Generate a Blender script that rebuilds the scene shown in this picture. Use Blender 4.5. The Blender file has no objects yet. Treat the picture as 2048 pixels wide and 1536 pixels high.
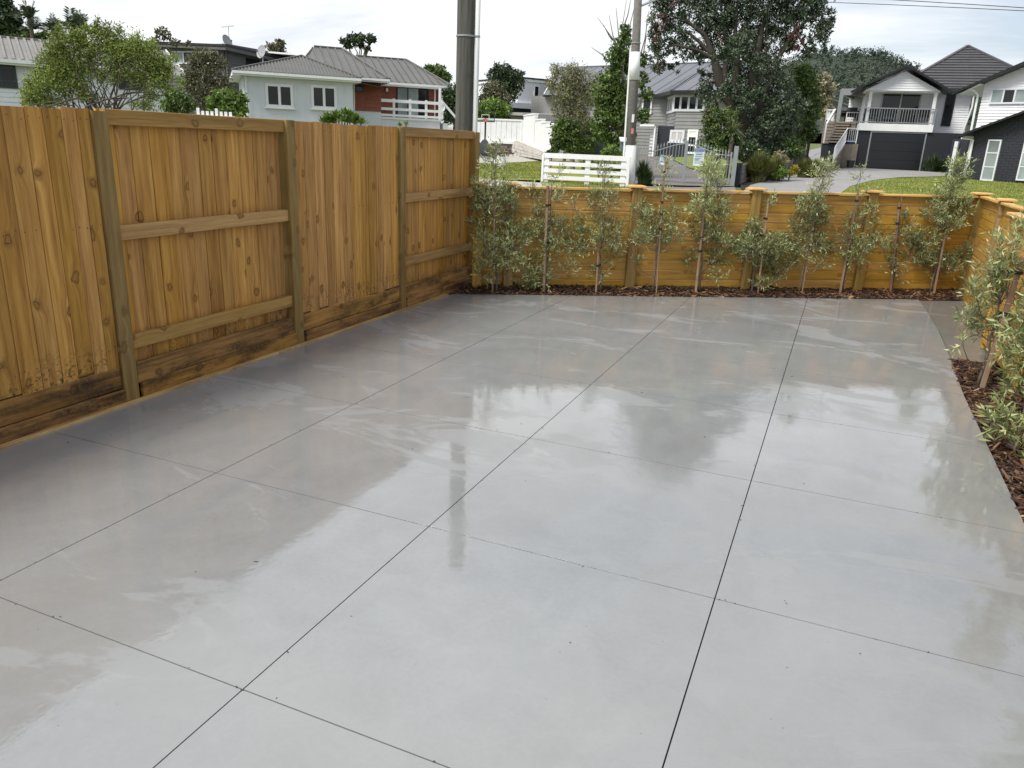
import bpy, bmesh, math, random
import numpy as np
from mathutils import Vector, Matrix
S = bpy.context.scene
COL = S.collection
rnd = random.Random(7)

# ------------------------------------------------------------------ camera
FPX = 1520.33
YAW, PITCH, ROLL = math.radians(22.4614), math.radians(17.6129), math.radians(2.3467)
CAMZ = 1.65
_r = Vector((math.cos(YAW), math.sin(YAW), 0))
FW = Vector((-math.sin(YAW)*math.cos(PITCH), math.cos(YAW)*math.cos(PITCH), -math.sin(PITCH)))
_u = _r.cross(FW)
RT = math.cos(ROLL)*_r + math.sin(ROLL)*_u
UP = -math.sin(ROLL)*_r + math.cos(ROLL)*_u
HF = Vector((-math.sin(YAW), math.cos(YAW), 0))      # horizontal view direction
HR = Vector((math.cos(YAW), math.sin(YAW), 0))
CAM = Vector((0, 0, CAMZ))
cam = bpy.data.cameras.new('camera')
cam.sensor_fit = 'HORIZONTAL'; cam.sensor_width = 36.0
cam.lens = FPX/2048*36.0
cam.clip_start = 0.05; cam.clip_end = 5000
camo = bpy.data.objects.new('camera', cam)
M = Matrix((RT, UP, -FW)).transposed().to_4x4(); M.translation = CAM
camo.matrix_world = M
COL.objects.link(camo); S.camera = camo

# ------------------------------------------------------------------ sky and sun
SUN_DIR = Vector((-0.31, -0.53, 0.79)).normalized()       # towards the sun
SUN_EL = math.asin(SUN_DIR.z); SUN_AZ = math.atan2(SUN_DIR.x, SUN_DIR.y)
W = bpy.data.worlds.new('World'); S.world = W; W.use_nodes = True
nt = W.node_tree; nt.nodes.clear()
def N(t, **k):
    n = nt.nodes.new(t)
    for a, b in k.items(): setattr(n, a, b)
    return n
L = lambda a, b: nt.links.new(a, b)
out = N('ShaderNodeOutputWorld'); bg = N('ShaderNodeBackground'); bg.inputs[1].default_value = 0.1
sky = N('ShaderNodeTexSky'); sky.sky_type = 'NISHITA'; sky.sun_disc = False
sky.sun_elevation = SUN_EL; sky.sun_rotation = SUN_AZ; sky.air_density = 1.0; sky.dust_density = 1.5; sky.ozone_density = 1.5
tc = N('ShaderNodeTexCoord'); sx = N('ShaderNodeSeparateXYZ'); L(tc.outputs['Generated'], sx.inputs[0])
ad = N('ShaderNodeMath', operation='ADD'); ad.inputs[1].default_value = 0.22
mx = N('ShaderNodeMath', operation='MAXIMUM'); mx.inputs[1].default_value = 0.0
L(sx.outputs[2], mx.inputs[0]); L(mx.outputs[0], ad.inputs[0])
dx = N('ShaderNodeMath', operation='DIVIDE'); dy = N('ShaderNodeMath', operation='DIVIDE')
L(sx.outputs[0], dx.inputs[0]); L(ad.outputs[0], dx.inputs[1]); L(sx.outputs[1], dy.inputs[0]); L(ad.outputs[0], dy.inputs[1])
cx = N('ShaderNodeCombineXYZ'); L(dx.outputs[0], cx.inputs[0]); L(dy.outputs[0], cx.inputs[1])
mp = N('ShaderNodeMapping'); mp.inputs['Scale'].default_value = (0.55, 1.5, 1); mp.inputs['Rotation'].default_value = (0, 0, YAW); mp.inputs['Location'].default_value = (2.3, 0.4, 0)
L(cx.outputs[0], mp.inputs[0])
nz = N('ShaderNodeTexNoise'); nz.inputs['Scale'].default_value = 1.7; nz.inputs['Detail'].default_value = 7; nz.inputs['Roughness'].default_value = 0.55
L(mp.outputs[0], nz.inputs['Vector'])
nz2 = N('ShaderNodeTexNoise'); nz2.inputs['Scale'].default_value = 1.3; nz2.inputs['Detail'].default_value = 4
L(mp.outputs[0], nz2.inputs['Vector'])
# cloud cover: nearly closed, thinner towards the east (+x)
cov = N('ShaderNodeMapRange'); cov.inputs[1].default_value = 0.36; cov.inputs[2].default_value = 0.62; cov.inputs[3].default_value = 0.42; cov.inputs[4].default_value = 0.98
L(nz.outputs[0], cov.inputs[0])
thin = N('ShaderNodeMapRange'); thin.inputs[1].default_value = -0.4; thin.inputs[2].default_value = 0.3; thin.inputs[3].default_value = 0.34; thin.inputs[4].default_value = -0.2
L(sx.outputs[0], thin.inputs[0])
cadd = N('ShaderNodeMath', operation='ADD'); cadd.use_clamp = True; L(cov.outputs[0], cadd.inputs[0]); L(thin.outputs[0], cadd.inputs[1])
cr = N('ShaderNodeValToRGB'); cr.color_ramp.elements[0].position = 0.3; cr.color_ramp.elements[0].color = (7.7, 8.0, 8.5, 1)
cr.color_ramp.elements[1].position = 0.7; cr.color_ramp.elements[1].color = (9.5, 9.6, 9.7, 1)
L(nz2.outputs[0], cr.inputs[0])
mixs = N('ShaderNodeMix', data_type='RGBA'); L(cadd.outputs[0], mixs.inputs[0]); L(sky.outputs[0], mixs.inputs[6]); L(cr.outputs[0], mixs.inputs[7])
L(mixs.outputs[2], bg.inputs[0]); L(bg.outputs[0], out.inputs[0])

sl = bpy.data.lights.new('sun', 'SUN'); sl.energy = 3.1; sl.angle = math.radians(20); sl.color = (1.0, 0.96, 0.88)
so = bpy.data.objects.new('sun', sl); so.rotation_euler = (-SUN_DIR).to_track_quat('-Z', 'Y').to_euler(); COL.objects.link(so)
S.view_settings.view_transform = 'Standard'; S.view_settings.look = 'None'; S.view_settings.gamma = 1; S.view_settings.use_curve_mapping = False
S.view_settings.exposure = 0.3
S.render.engine = 'CYCLES'
S.cycles.use_denoising = True
S.cycles.max_bounces = 6; S.cycles.transparent_max_bounces = 8

# ------------------------------------------------------------------ geometry helpers
def ray(x, y):
    return FW + RT*((x-1024)/FPX) - UP*((y-768)/FPX)
def at(x, y, dep):
    "point seen at photo pixel (x, y), dep metres ahead along the ground"
    d = ray(x, y); return CAM + d*(dep/d.dot(HF))
def at_z(x, y, z):
    d = ray(x, y); return CAM + d*((z-CAMZ)/d.z)
def ppm(dep): return 1595.0/dep                        # photo pixels per metre

_T = [(-1.2, [(0,-.15),(9,-.15),(14,.2),(40,1.6),(80,3),(200,5)]),
      (-.64, [(0,-.15),(9,-.15),(12,.1),(28,1.0),(42,1.4),(80,3),(200,5)]),
      (-.30, [(0,-.15),(9,-.15),(12,.1),(28,.7),(42,1.3),(80,3),(200,5)]),
      (-.04, [(0,-.15),(9.5,-.15),(12,.1),(27,.33),(38,.45),(58,.75),(75,1.6),(200,5)]),
      (.09,  [(0,-.15),(9.8,-.15),(12,.1),(27,.33),(34,.45),(58,.9),(200,4)]),
      (.21,  [(0,-.15),(10,-.15),(12.2,.1),(30,.33),(40,.6),(58,1.15),(80,2),(200,4)]),
      (.36,  [(0,-.15),(10.3,-.15),(12.5,.1),(30,.4),(44,1.0),(58,1.9),(200,5)]),
      (.46,  [(0,-.15),(10.5,-.15),(12.6,.1),(30,.55),(44,1.07),(60,1.9),(200,5)]),
      (.61,  [(0,-.15),(10.5,-.15),(13,.1),(25,.5),(34,.78),(60,2),(200,5)]),
      (1.4,  [(0,-.15),(10.5,-.15),(13,.1),(25,.5),(34,.9),(60,2),(200,5)])]
_U = [t[0] for t in _T]
def gz(x, y):
    dep = -math.sin(YAW)*x + math.cos(YAW)*y; lat = math.cos(YAW)*x + math.sin(YAW)*y
    if dep < 0.5: return -.15
    u = lat/dep
    u = min(max(u, _U[0]), _U[-1])
    for i in range(len(_U)-1):
        if u <= _U[i+1]: break
    k = (u-_U[i])/(_U[i+1]-_U[i])
    f = lambda t: float(np.interp(dep, [a for a, _ in t], [b for _, b in t]))
    return f(_T[i][1])*(1-k) + f(_T[i+1][1])*k
def hit(x, y, lim=75):
    "where the ray through a photo pixel meets the ground beyond the low fence"
    d = ray(x, y); d = d/d.dot(HF); t = 12.0
    while t < lim:
        p = CAM + d*t
        if p.z <= gz(p.x, p.y): break
        t += 0.1
    return CAM + d*t
def base(x, dep):
    "ground point at photo column x (taken at the horizon), dep metres ahead"
    p = at(x, 285+(x-1024)*.041, dep); return Vector((p.x, p.y, gz(p.x, p.y)))

class MB:
    def __init__(s): s.v = []; s.f = []
    def add(s, vs, fs):
        o = len(s.v); s.v += [tuple(v) for v in vs]; s.f += [tuple(i+o for i in f) for f in fs]; return s
    def box(s, x0, x1, y0, y1, z0, z1):
        return s.add([(x0,y0,z0),(x1,y0,z0),(x1,y1,z0),(x0,y1,z0),(x0,y0,z1),(x1,y0,z1),(x1,y1,z1),(x0,y1,z1)],
            [(0,3,2,1),(4,5,6,7),(0,1,5,4),(1,2,6,5),(2,3,7,6),(3,0,4,7)])
    def bar(s, p, q, w, h, up=(0,0,1)):
        p = Vector(p); q = Vector(q); d = (q-p).normalized(); up = Vector(up)
        a = d.cross(up)
        if a.length < 1e-4: a = d.cross(Vector((1,0,0)))
        a.normalize(); b = a.cross(d).normalized(); a = a*w/2; b = b*h/2
        return s.add([p-a-b, p+a-b, p+a+b, p-a+b, q-a-b, q+a-b, q+a+b, q-a+b],
            [(0,3,2,1),(4,5,6,7),(0,1,5,4),(1,2,6,5),(2,3,7,6),(3,0,4,7)])
    def tube(s, pts, rads, n=7, cap=True):
        pts = [Vector(p) for p in pts]; o = len(s.v); m = len(pts)
        if not hasattr(rads, '__len__'): rads = [rads]*m
        ref = Vector((0.3, 0.9, 0.1))
        for i, p in enumerate(pts):
            d = (pts[min(i+1, m-1)]-pts[max(i-1, 0)]).normalized()
            a = d.cross(ref)
            if a.length < .05: a = d.cross(Vector((1, 0, 0)))
            a.normalize(); b = d.cross(a)
            for k in range(n):
                t = 2*math.pi*k/n
                s.v.append(tuple(p + (a*math.cos(t)+b*math.sin(t))*rads[i]))
        for i in range(m-1):
            for k in range(n):
                k2 = (k+1) % n
                s.f.append((o+i*n+k, o+i*n+k2, o+(i+1)*n+k2, o+(i+1)*n+k))
        if cap:
            s.f.append(tuple(o+k for k in range(n))[::-1]); s.f.append(tuple(o+(m-1)*n+k for k in range(n)))
        return s
    def prism(s, poly, vec):
        "planar polygon extruded by vec"
        n = len(poly); poly = [Vector(p) for p in poly]; vec = Vector(vec)
        return s.add(poly+[p+vec for p in poly], [tuple(range(n)), tuple(range(2*n-1, n-1, -1))]+[(i, i+n, (i+1) % n+n, (i+1) % n)[::-1][::-1] for i in range(n)])
    def lines(s, poly, d, spacing, w, h, nrm, start=0.5, wedge=False):
        "bars along direction d, spaced across a convex planar polygon, standing h proud of it along nrm"
        poly = [Vector(p) for p in poly]; d = Vector(d).normalized(); nrm = Vector(nrm).normalized(); c = nrm.cross(d).normalized()
        ts = [p.dot(c) for p in poly]; lo, hi = min(ts), max(ts); t = lo+spacing*start
        while t < hi-1e-3:
            xs = []
            for i in range(len(poly)):
                a, b = poly[i], poly[(i+1) % len(poly)]; ta, tb = a.dot(c), b.dot(c)
                if (ta-t)*(tb-t) < 0: xs.append(a+(b-a)*((t-ta)/(tb-ta)))
            if len(xs) >= 2:
                xs.sort(key=lambda p: p.dot(d)); p, q = xs[0], xs[-1]
                if (q-p).length > .05: s.bar(p+nrm*h/2, q+nrm*h/2, w, h, nrm)
            t += spacing
        return s
    def laps(s, poly, spacing, h, nrm):
        "lapped boards (wedge profile) covering a vertical convex polygon: each board's lower edge stands h proud"
        poly = [Vector(p) for p in poly]; nrm = Vector(nrm).normalized(); up = Vector((0, 0, 1)); d = up.cross(nrm).normalized()
        zs = [p.z for p in poly]; lo, hi = min(zs), max(zs)
        def span(z):
            xs = []
            z = min(max(z, lo+1e-4), hi-1e-4)
            for i in range(len(poly)):
                a, b = poly[i], poly[(i+1) % len(poly)]
                if (a.z-z)*(b.z-z) < 0: xs.append(a+(b-a)*((z-a.z)/(b.z-a.z)))
            xs.sort(key=lambda p: p.dot(d)); return xs[0], xs[-1]
        z = lo
        while z < hi-.02:
            z2 = min(z+spacing, hi); a, b = span(z); c, e = span(z2)
            s.add([a+nrm*h, b+nrm*h, e+nrm*.002, c+nrm*.002, a, b], [(0, 1, 2, 3), (4, 5, 1, 0)]); z = z2
        return s
    def build(s, name, mat, parent=None, loc=None, rotz=None, smooth=False, kind=None, **props):
        me = bpy.data.meshes.new(name); me.from_pydata(s.v, [], s.f); me.update()
        bm = bmesh.new(); bm.from_mesh(me); bmesh.ops.recalc_face_normals(bm, faces=bm.faces); bm.to_mesh(me); bm.free()
        if smooth: me.polygons.foreach_set('use_smooth', [True]*len(me.polygons))
        return link(name, me, mat, parent, loc, rotz, kind, **props)
def link(name, me, mat, parent=None, loc=None, rotz=None, kind=None, **props):
    me.materials.clear()
    for m in (mat if isinstance(mat, (list, tuple)) else [mat]): me.materials.append(m)
    o = bpy.data.objects.new(name, me); COL.objects.link(o)
    if parent: o.parent = parent
    if loc is not None: o.location = loc
    if rotz is not None: o.rotation_euler = (0, 0, rotz)
    if kind: o['kind'] = kind
    for k, v in props.items(): o[k] = v
    return o
def thing(name, label, cat, loc=(0,0,0), rotz=0, group=None):
    o = bpy.data.objects.new(name, None); COL.objects.link(o); o.location = loc; o.rotation_euler = (0, 0, rotz)
    o.empty_display_size = .2
    return tag(o, label, cat, group)
def tag(o, label, cat, group=None):
    o['label'] = label; o['category'] = cat
    if group: o['group'] = group
    return o
def quads(name, P, mat, parent=None, kind=None, mats=None):
    "P: (n,4,3) array of separate quads -> one mesh"
    P = np.asarray(P, dtype=np.float32); n = len(P)
    me = bpy.data.meshes.new(name)
    me.vertices.add(n*4); me.vertices.foreach_set('co', P.reshape(-1))
    me.loops.add(n*4); me.loops.foreach_set('vertex_index', np.arange(n*4, dtype=np.int32))
    me.polygons.add(n); me.polygons.foreach_set('loop_start', np.arange(0, n*4, 4, dtype=np.int32))
    if mats is not None:
        pass
    me.update(calc_edges=True)
    o = link(name, me, mat, parent, kind=kind)
    if mats is not None: me.polygons.foreach_set('material_index', np.asarray(mats, dtype=np.int32))
    return o

# ------------------------------------------------------------------ materials
class NB:
    def __init__(s, name):
        s.m = bpy.data.materials.new(name); s.m.use_nodes = True; s.t = s.m.node_tree
        s.b = s.t.nodes['Principled BSDF']; s.out = s.t.nodes['Material Output']
    def n(s, t, **k):
        n = s.t.nodes.new(t)
        for a, b in k.items():
            if a.startswith('_'): n.inputs[a[1:].replace('_', ' ')].default_value = b
            else: setattr(n, a, b)
        return n
    def l(s, a, b): s.t.links.new(a, b)
    def math(s, op, a, b=None, clamp=False):
        n = s.n('ShaderNodeMath', operation=op); n.use_clamp = clamp
        for i, v in enumerate((a, b)):
            if v is None: continue
            if isinstance(v, (int, float)): n.inputs[i].default_value = v
            else: s.l(v, n.inputs[i])
        return n.outputs[0]
    def mr(s, v, a, b, c=0, d=1):
        n = s.n('ShaderNodeMapRange'); n.interpolation_type = 'SMOOTHSTEP'
        s.l(v, n.inputs[0])
        for i, k in enumerate((a, b, c, d)): n.inputs[i+1].default_value = k
        return n.outputs[0]
    def ramp(s, v, stops):
        n = s.n('ShaderNodeValToRGB'); e = n.color_ramp.elements
        while len(e) < len(stops): e.new(.5)
        for i, (p, c) in enumerate(stops): e[i].position = p; e[i].color = (*c, 1)
        s.l(v, n.inputs[0]); return n.outputs[0]
    def mix(s, fac, a, b, blend='MIX'):
        n = s.n('ShaderNodeMix', data_type='RGBA', blend_type=blend)
        for i, v in ((0, fac), (6, a), (7, b)):
            if isinstance(v, (int, float)): n.inputs[i].default_value = v
            elif isinstance(v, tuple): n.inputs[i].default_value = (*v, 1)
            else: s.l(v, n.inputs[i])
        return n.outputs[2]
    def noise(s, vec, scale, detail=4, rough=.5, dist=0):
        n = s.n('ShaderNodeTexNoise'); n.inputs['Scale'].default_value = scale; n.inputs['Detail'].default_value = detail
        n.inputs['Roughness'].default_value = rough; n.inputs['Distortion'].default_value = dist
        if vec is not None: s.l(vec, n.inputs['Vector'])
        return n.outputs[0]
    def mapped(s, vec, scale=(1,1,1), loc=(0,0,0)):
        n = s.n('ShaderNodeMapping'); n.inputs['Scale'].default_value = scale; n.inputs['Location'].default_value = loc
        s.l(vec, n.inputs[0]); return n.outputs[0]
    def pos(s): return s.n('ShaderNodeNewGeometry').outputs['Position']
    def obj(s): return s.n('ShaderNodeTexCoord').outputs['Object']
    def bump(s, h, strength=.3, dist=.01, chain=None, to='Normal'):
        n = s.n('ShaderNodeBump'); n.inputs['Strength'].default_value = strength; n.inputs['Distance'].default_value = dist
        s.l(h, n.inputs['Height'])
        if chain: s.l(chain, n.inputs['Normal'])
        if to: s.l(n.outputs[0], s.b.inputs[to])
        return n.outputs[0]

def plain(name, col, rough=.6, var=.12, scale=3, metal=0, bump=0, spec=.5, grime=0):
    k = NB(name); p = k.pos(); f = k.noise(p, scale, 5, .6)
    lo = tuple(c*(1-var) for c in col); hi = tuple(min(1, c*(1+var)) for c in col)
    c = k.ramp(f, [(.3, lo), (.7, hi)])
    if grime:
        g = k.noise(k.mapped(p, (2.2, 2.2, .35)), 1.6, 6, .65)
        c = k.mix(k.mr(g, .5, .75, 0, grime), c, tuple(x*.45 for x in col))
    k.l(c, k.b.inputs['Base Color']); k.b.inputs['Roughness'].default_value = rough; k.b.inputs['Metallic'].default_value = metal
    k.b.inputs['Specular IOR Level'].default_value = spec
    if bump: k.bump(k.noise(p, scale*8, 4), bump, .01)
    return k.m

def wood(name, lo, mid, hi, knots=1.0, mould=0.0, rough=.62, dirt=0.0, rv=.14):
    "boards are modelled lengthwise along local X"
    k = NB(name); co = k.obj(); ri = k.n('ShaderNodeObjectInfo').outputs['Random']
    off = k.n('ShaderNodeCombineXYZ'); k.l(k.math('MULTIPLY', ri, 37.0), off.inputs[0]); k.l(k.math('MULTIPLY', ri, 91.0), off.inputs[1])
    va = k.n('ShaderNodeVectorMath', operation='ADD'); k.l(co, va.inputs[0]); k.l(off.outputs[0], va.inputs[1]); p = va.outputs[0]
    # knots
    sp = k.n('ShaderNodeSeparateXYZ'); k.l(p, sp.inputs[0])
    fl = k.n('ShaderNodeCombineXYZ'); k.l(k.math('MULTIPLY', sp.outputs[0], .75), fl.inputs[0]); k.l(sp.outputs[1], fl.inputs[1])
    vo = k.n('ShaderNodeTexVoronoi', voronoi_dimensions='2D'); vo.inputs['Scale'].default_value = 5.2; wb = k.n('ShaderNodeTexNoise'); wb.inputs['Scale'].default_value = 16; wb.inputs['Detail'].default_value = 2; k.l(p, wb.inputs['Vector'])
    ws = k.n('ShaderNodeVectorMath', operation='SCALE'); ws.inputs['Scale'].default_value = .045; k.l(wb.outputs['Color'], ws.inputs[0]); wv = k.n('ShaderNodeVectorMath', operation='ADD'); k.l(fl.outputs[0], wv.inputs[0]); k.l(ws.outputs[0], wv.inputs[1]); k.l(wv.outputs[0], vo.inputs['Vector'])
    d = vo.outputs['Distance']; sc = k.n('ShaderNodeSeparateColor'); k.l(vo.outputs['Color'], sc.inputs[0])
    keep = k.mr(sc.outputs[0], .56, .58)
    near = k.math('MULTIPLY', k.mr(d, .42, .0), keep)
    rad = k.math('ADD', k.math('MULTIPLY', sc.outputs[1], .075), .06)
    core = k.math('MULTIPLY', k.mr(k.math('DIVIDE', d, rad), 1.25, .75), keep)
    # grain lines run along X and bend round the knots
    yy = k.math('ADD', sp.outputs[1], k.math('MULTIPLY', near, .022))
    gv = k.n('ShaderNodeCombineXYZ'); k.l(k.math('MULTIPLY', sp.outputs[0], .8), gv.inputs[0]); k.l(k.math('MULTIPLY', yy, 24), gv.inputs[1]); k.l(k.math('MULTIPLY', sp.outputs[2], 24), gv.inputs[2])
    g1 = k.noise(gv.outputs[0], 1.0, 5, .62)
    gv2 = k.n('ShaderNodeCombineXYZ'); k.l(k.math('MULTIPLY', sp.outputs[0], .55), gv2.inputs[0]); k.l(k.math('MULTIPLY', yy, 9), gv2.inputs[1])
    g2 = k.noise(gv2.outputs[0], 1.0, 2, .5)
    ring = k.math('ADD', k.math('MULTIPLY', k.math('SINE', k.math('MULTIPLY', g2, 46)), .5), .5)
    fine = k.noise(k.mapped(p, (9, 160, 160)), 1.0, 3, .6)
    g = k.math('ADD', k.math('ADD', k.math('MULTIPLY', g1, .70), k.math('MULTIPLY', ring, .085)), k.math('MULTIPLY', fine, .24))
    c = k.ramp(g, [(.33, lo), (.50, mid), (.68, hi)])
    # broad tone patches along the board and per-board tone
    pt = k.noise(k.mapped(p, (1.4, 5, 5)), 1.0, 3, .5)
    hs = k.n('ShaderNodeHueSaturation')
    wn = k.n('ShaderNodeTexWhiteNoise', noise_dimensions='1D'); k.l(ri, wn.inputs['W'])
    k.l(k.math('ADD', k.math('ADD', k.math('MULTIPLY', ri, rv*2), 1-rv-.12), k.math('MULTIPLY', pt, .24)), hs.inputs['Value'])
    k.l(k.math('ADD', k.math('MULTIPLY', wn.outputs[0], .006), .497), hs.inputs['Hue'])
    k.l(k.math('ADD', k.math('MULTIPLY', wn.outputs[0], .10), .92), hs.inputs['Saturation']); k.l(c, hs.inputs['Color'])
    c = hs.outputs[0]
    if knots:
        halo = k.math('MULTIPLY', k.mr(d, .19, .06), k.math('MULTIPLY', keep, .62*knots))
        c = k.mix(halo, c, tuple(x*.7 for x in lo))
        kr = k.math('ADD', k.math('MULTIPLY', k.math('SINE', k.math('MULTIPLY', d, 150)), .5), .5)
        kc = k.mix(k.mr(k.math('DIVIDE', d, rad), .55, .95), k.mix(kr, tuple(x*.5 for x in mid), tuple(x*.95 for x in mid)), tuple(x*.50 for x in lo))
        c = k.mix(k.math('MULTIPLY', core, .95*min(1, knots)), c, kc)
        # pale resin runs below some knots
        rs = k.mr(k.noise(k.mapped(p, (3, 26, 3)), 1.0, 4, .7), .70, .76, 0, .55)
        c = k.mix(k.math('MULTIPLY', rs, near), c, tuple(min(1, x*1.5+.09) for x in hi))
    if mould:
        spx = k.n('ShaderNodeSeparateXYZ'); k.l(co, spx.inputs[0])
        sp1 = k.noise(p, 62, 4, .7); sp2 = k.noise(p, 7, 3, .6)
        mk = k.math('MULTIPLY', k.mr(spx.outputs[0], .26, .0), k.math('MULTIPLY', k.mr(sp1, .47, .6), k.mr(sp2, .36, .62)))
        c = k.mix(k.math('MULTIPLY', mk, mould), c, (.018, .014, .010))
    if dirt:
        dn = k.noise(k.mapped(p, (2.2, 9, 9)), 1.0, 6, .68); dn2 = k.noise(p, 45, 4, .7)
        dm = k.math('MULTIPLY', k.mr(dn, .40, .66), k.mr(dn2, .3, .62, .55, 1))
        c = k.mix(k.math('MULTIPLY', dm, dirt), c, (.022, .015, .009))
    k.l(c, k.b.inputs['Base Color'])
    k.l(k.mr(g1, .3, .7, rough-.1, rough+.12), k.b.inputs['Roughness'])
    k.b.inputs['Specular IOR Level'].default_value = .35
    hb = k.math('ADD', g, k.math('MULTIPLY', core, .35))
    k.bump(hb, .35, .0035)
    return k.m

def leafmat(name, stops, rough=.45, trans=.3, spec=.5, flowers=None):
    k = NB(name); ge = k.n('ShaderNodeNewGeometry'); r = ge.outputs['Random Per Island']
    c = k.ramp(r, stops)
    big = k.noise(ge.outputs['Position'], .9, 3)
    hs = k.n('ShaderNodeHueSaturation'); k.l(k.mr(big, .3, .7, .78, 1.2), hs.inputs['Value']); k.l(c, hs.inputs['Color'])
    k.l(hs.outputs[0], k.b.inputs['Base Color']); k.b.inputs['Roughness'].default_value = rough; k.b.inputs['Specular IOR Level'].default_value = spec
    if trans:
        tr = k.n('ShaderNodeBsdfTranslucent'); k.l(hs.outputs[0], tr.inputs[0]); ms = k.n('ShaderNodeMixShader'); ms.inputs[0].default_value = trans
        k.l(k.b.outputs[0], ms.inputs[1]); k.l(tr.outputs[0], ms.inputs[2]); k.l(ms.outputs[0], k.out.inputs[0])
    return k.m
# ------------------------------------------------------------------ material set
MT = {}
MT['pal'] = wood('paling_timber', (.235,.102,.019), (.455,.222,.041), (.61,.345,.088), 1.0, mould=.85, rv=.16)
MT['rail'] = wood('rail_timber', (.21,.108,.030), (.36,.200,.056), (.48,.290,.10), .9, rv=.12)
MT['post'] = wood('tanalised_post', (.15,.09,.024), (.26,.163,.045), (.365,.245,.08), .6, rv=.1)
MT['kick'] = wood('stained_kickboard', (.12,.055,.014), (.29,.14,.032), (.44,.235,.062), .8, dirt=.9, rv=.2)
MT['back'] = wood('new_board_timber', (.28,.14,.018), (.43,.23,.033), (.54,.315,.057), .7, rv=.035)
MT['cap'] = wood('sunlit_cap_timber', (.42,.22,.05), (.58,.34,.09), (.70,.46,.16), .35, rv=.06)  # paler than the boards: sunlight on the tops put into the colour
MT['stake'] = wood('stake_timber', (.15,.085,.05), (.24,.155,.10), (.33,.24,.17), .2, rv=.15)
MT['strip'] = wood('form_batten', (.30,.17,.05), (.5,.31,.11), (.66,.45,.19), .2, rv=.1, dirt=.4)
MT['soil'] = plain('soil', (.022,.014,.010), .95, .5, 25, bump=.5)
MT['rubber'] = plain('black_tie', (.012,.012,.014), .6, .1)
MT['nail'] = plain('nail_head', (.05,.04,.035), .5, .1)

def concrete(name, tint, wet=1.0):
    k = NB(name); p = k.pos()
    a = k.noise(p, .55, 5, .6); b = k.noise(p, 3.2, 6, .65, .6); c = k.noise(p, 45, 4, .7)
    f = k.math('ADD', k.math('MULTIPLY', a, .42), k.math('ADD', k.math('MULTIPLY', b, .38), k.math('MULTIPLY', c, .20)))
    t = tint
    col = k.ramp(f, [(.32, tuple(x*.76 for x in t)), (.5, t), (.68, tuple(x*1.2 for x in t))])
    # warm and cool bleaching in large soft patches
    w = k.noise(k.mapped(p, (1,1,1), (31, 7, 0)), .8, 3)
    col = k.mix(k.mr(w, .35, .7), col, k.mix(.5, col, (t[0]*1.05, t[1]*1.0, t[2]*.94)))
    # trowel sweeps: long curved faint streaks
    tw = k.n('ShaderNodeTexWave', wave_type='RINGS', rings_direction='Z'); tw.inputs['Scale'].default_value = .9; tw.inputs['Distortion'].default_value = 9; tw.inputs['Detail'].default_value = 4; tw.inputs['Detail Scale'].default_value = 1.3
    k.l(k.mapped(p, (1, 1, 1), (4.2, -3.1, 0)), tw.inputs['Vector'])
    col = k.mix(k.mr(tw.outputs['Fac'], .9, 1.0, 0, .045), col, tuple(min(1, x*1.45) for x in t))
    # fine pits
    pt = k.n('ShaderNodeTexVoronoi'); pt.inputs['Scale'].default_value = 26; k.l(p, pt.inputs['Vector'])
    sc = k.n('ShaderNodeSeparateColor'); k.l(pt.outputs['Color'], sc.inputs[0])
    col = k.mix(k.math('MULTIPLY', k.mr(pt.outputs['Distance'], .09, .03), k.mr(sc.outputs[0], .93, .94)), col, tuple(x*.35 for x in t))
    k.l(col, k.b.inputs['Base Color'])
    k.b.inputs['Roughness'].default_value = .55; k.b.inputs['Specular IOR Level'].default_value = .2
    # standing film of water: mirror-like where it pools, duller where the surface has begun to dry
    wetn = k.noise(k.mapped(p, (1, .8, 1), (3, 11, 0)), .75, 5, .6, .5)
    streak = k.noise(k.mapped(p, (3.2, .9, 1)), 1.6, 5, .65, 1.0)
    wm = k.math('ADD', k.math('MULTIPLY', wetn, .65), k.math('MULTIPLY', streak, .35))
    dry = k.mr(k.noise(k.mapped(p, (1.0, 1.9, 1), (17, 5, 0)), .85, 7, .68, .8), .545, .60)
    k.l(k.math('ADD', k.mr(wm, .41, .52, .085, .008), k.math('MULTIPLY', dry, .16)), k.b.inputs['Coat Roughness'])
    k.l(k.mix(k.math('MULTIPLY', dry, .38), col, tuple(x*1.22 for x in t)), k.b.inputs['Base Color'])
    k.l(k.math('MULTIPLY', k.mr(wm, .36, .50, .80*wet, 1.0*wet), k.math('SUBTRACT', 1.0, k.math('MULTIPLY', dry, .45))), k.b.inputs['Coat Weight'])
    k.b.inputs['Coat IOR'].default_value = 2.0
    # surface: broad float marks ripple the reflections, orange-peel breaks their edges
    n1 = k.bump(k.noise(p, 2.2, 4, .6), .028, .05, to=None)
    n15n = k.n('ShaderNodeBump'); n15n.inputs['Distance'].default_value = .012; k.l(k.noise(k.mapped(p, (1, .7, 1)), 17, 4, .65), n15n.inputs['Height']); k.l(n1, n15n.inputs['Normal']); k.l(k.mr(k.noise(k.mapped(p, (1, .8, 1), (9, 2, 0)), .9, 4, .6), .46, .60, .008, .075), n15n.inputs['Strength']); n15 = n15n.outputs[0]
    n2 = k.bump(k.noise(p, 80, 3, .6), .022, .004, n15, to='Coat Normal')
    k.bump(c, .12, .003)
    return k.m
MT['slab'] = concrete('wet_concrete', (.245,.254,.261))
MT['slab2'] = concrete('wet_concrete_path', (.155,.152,.145), .7)

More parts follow.
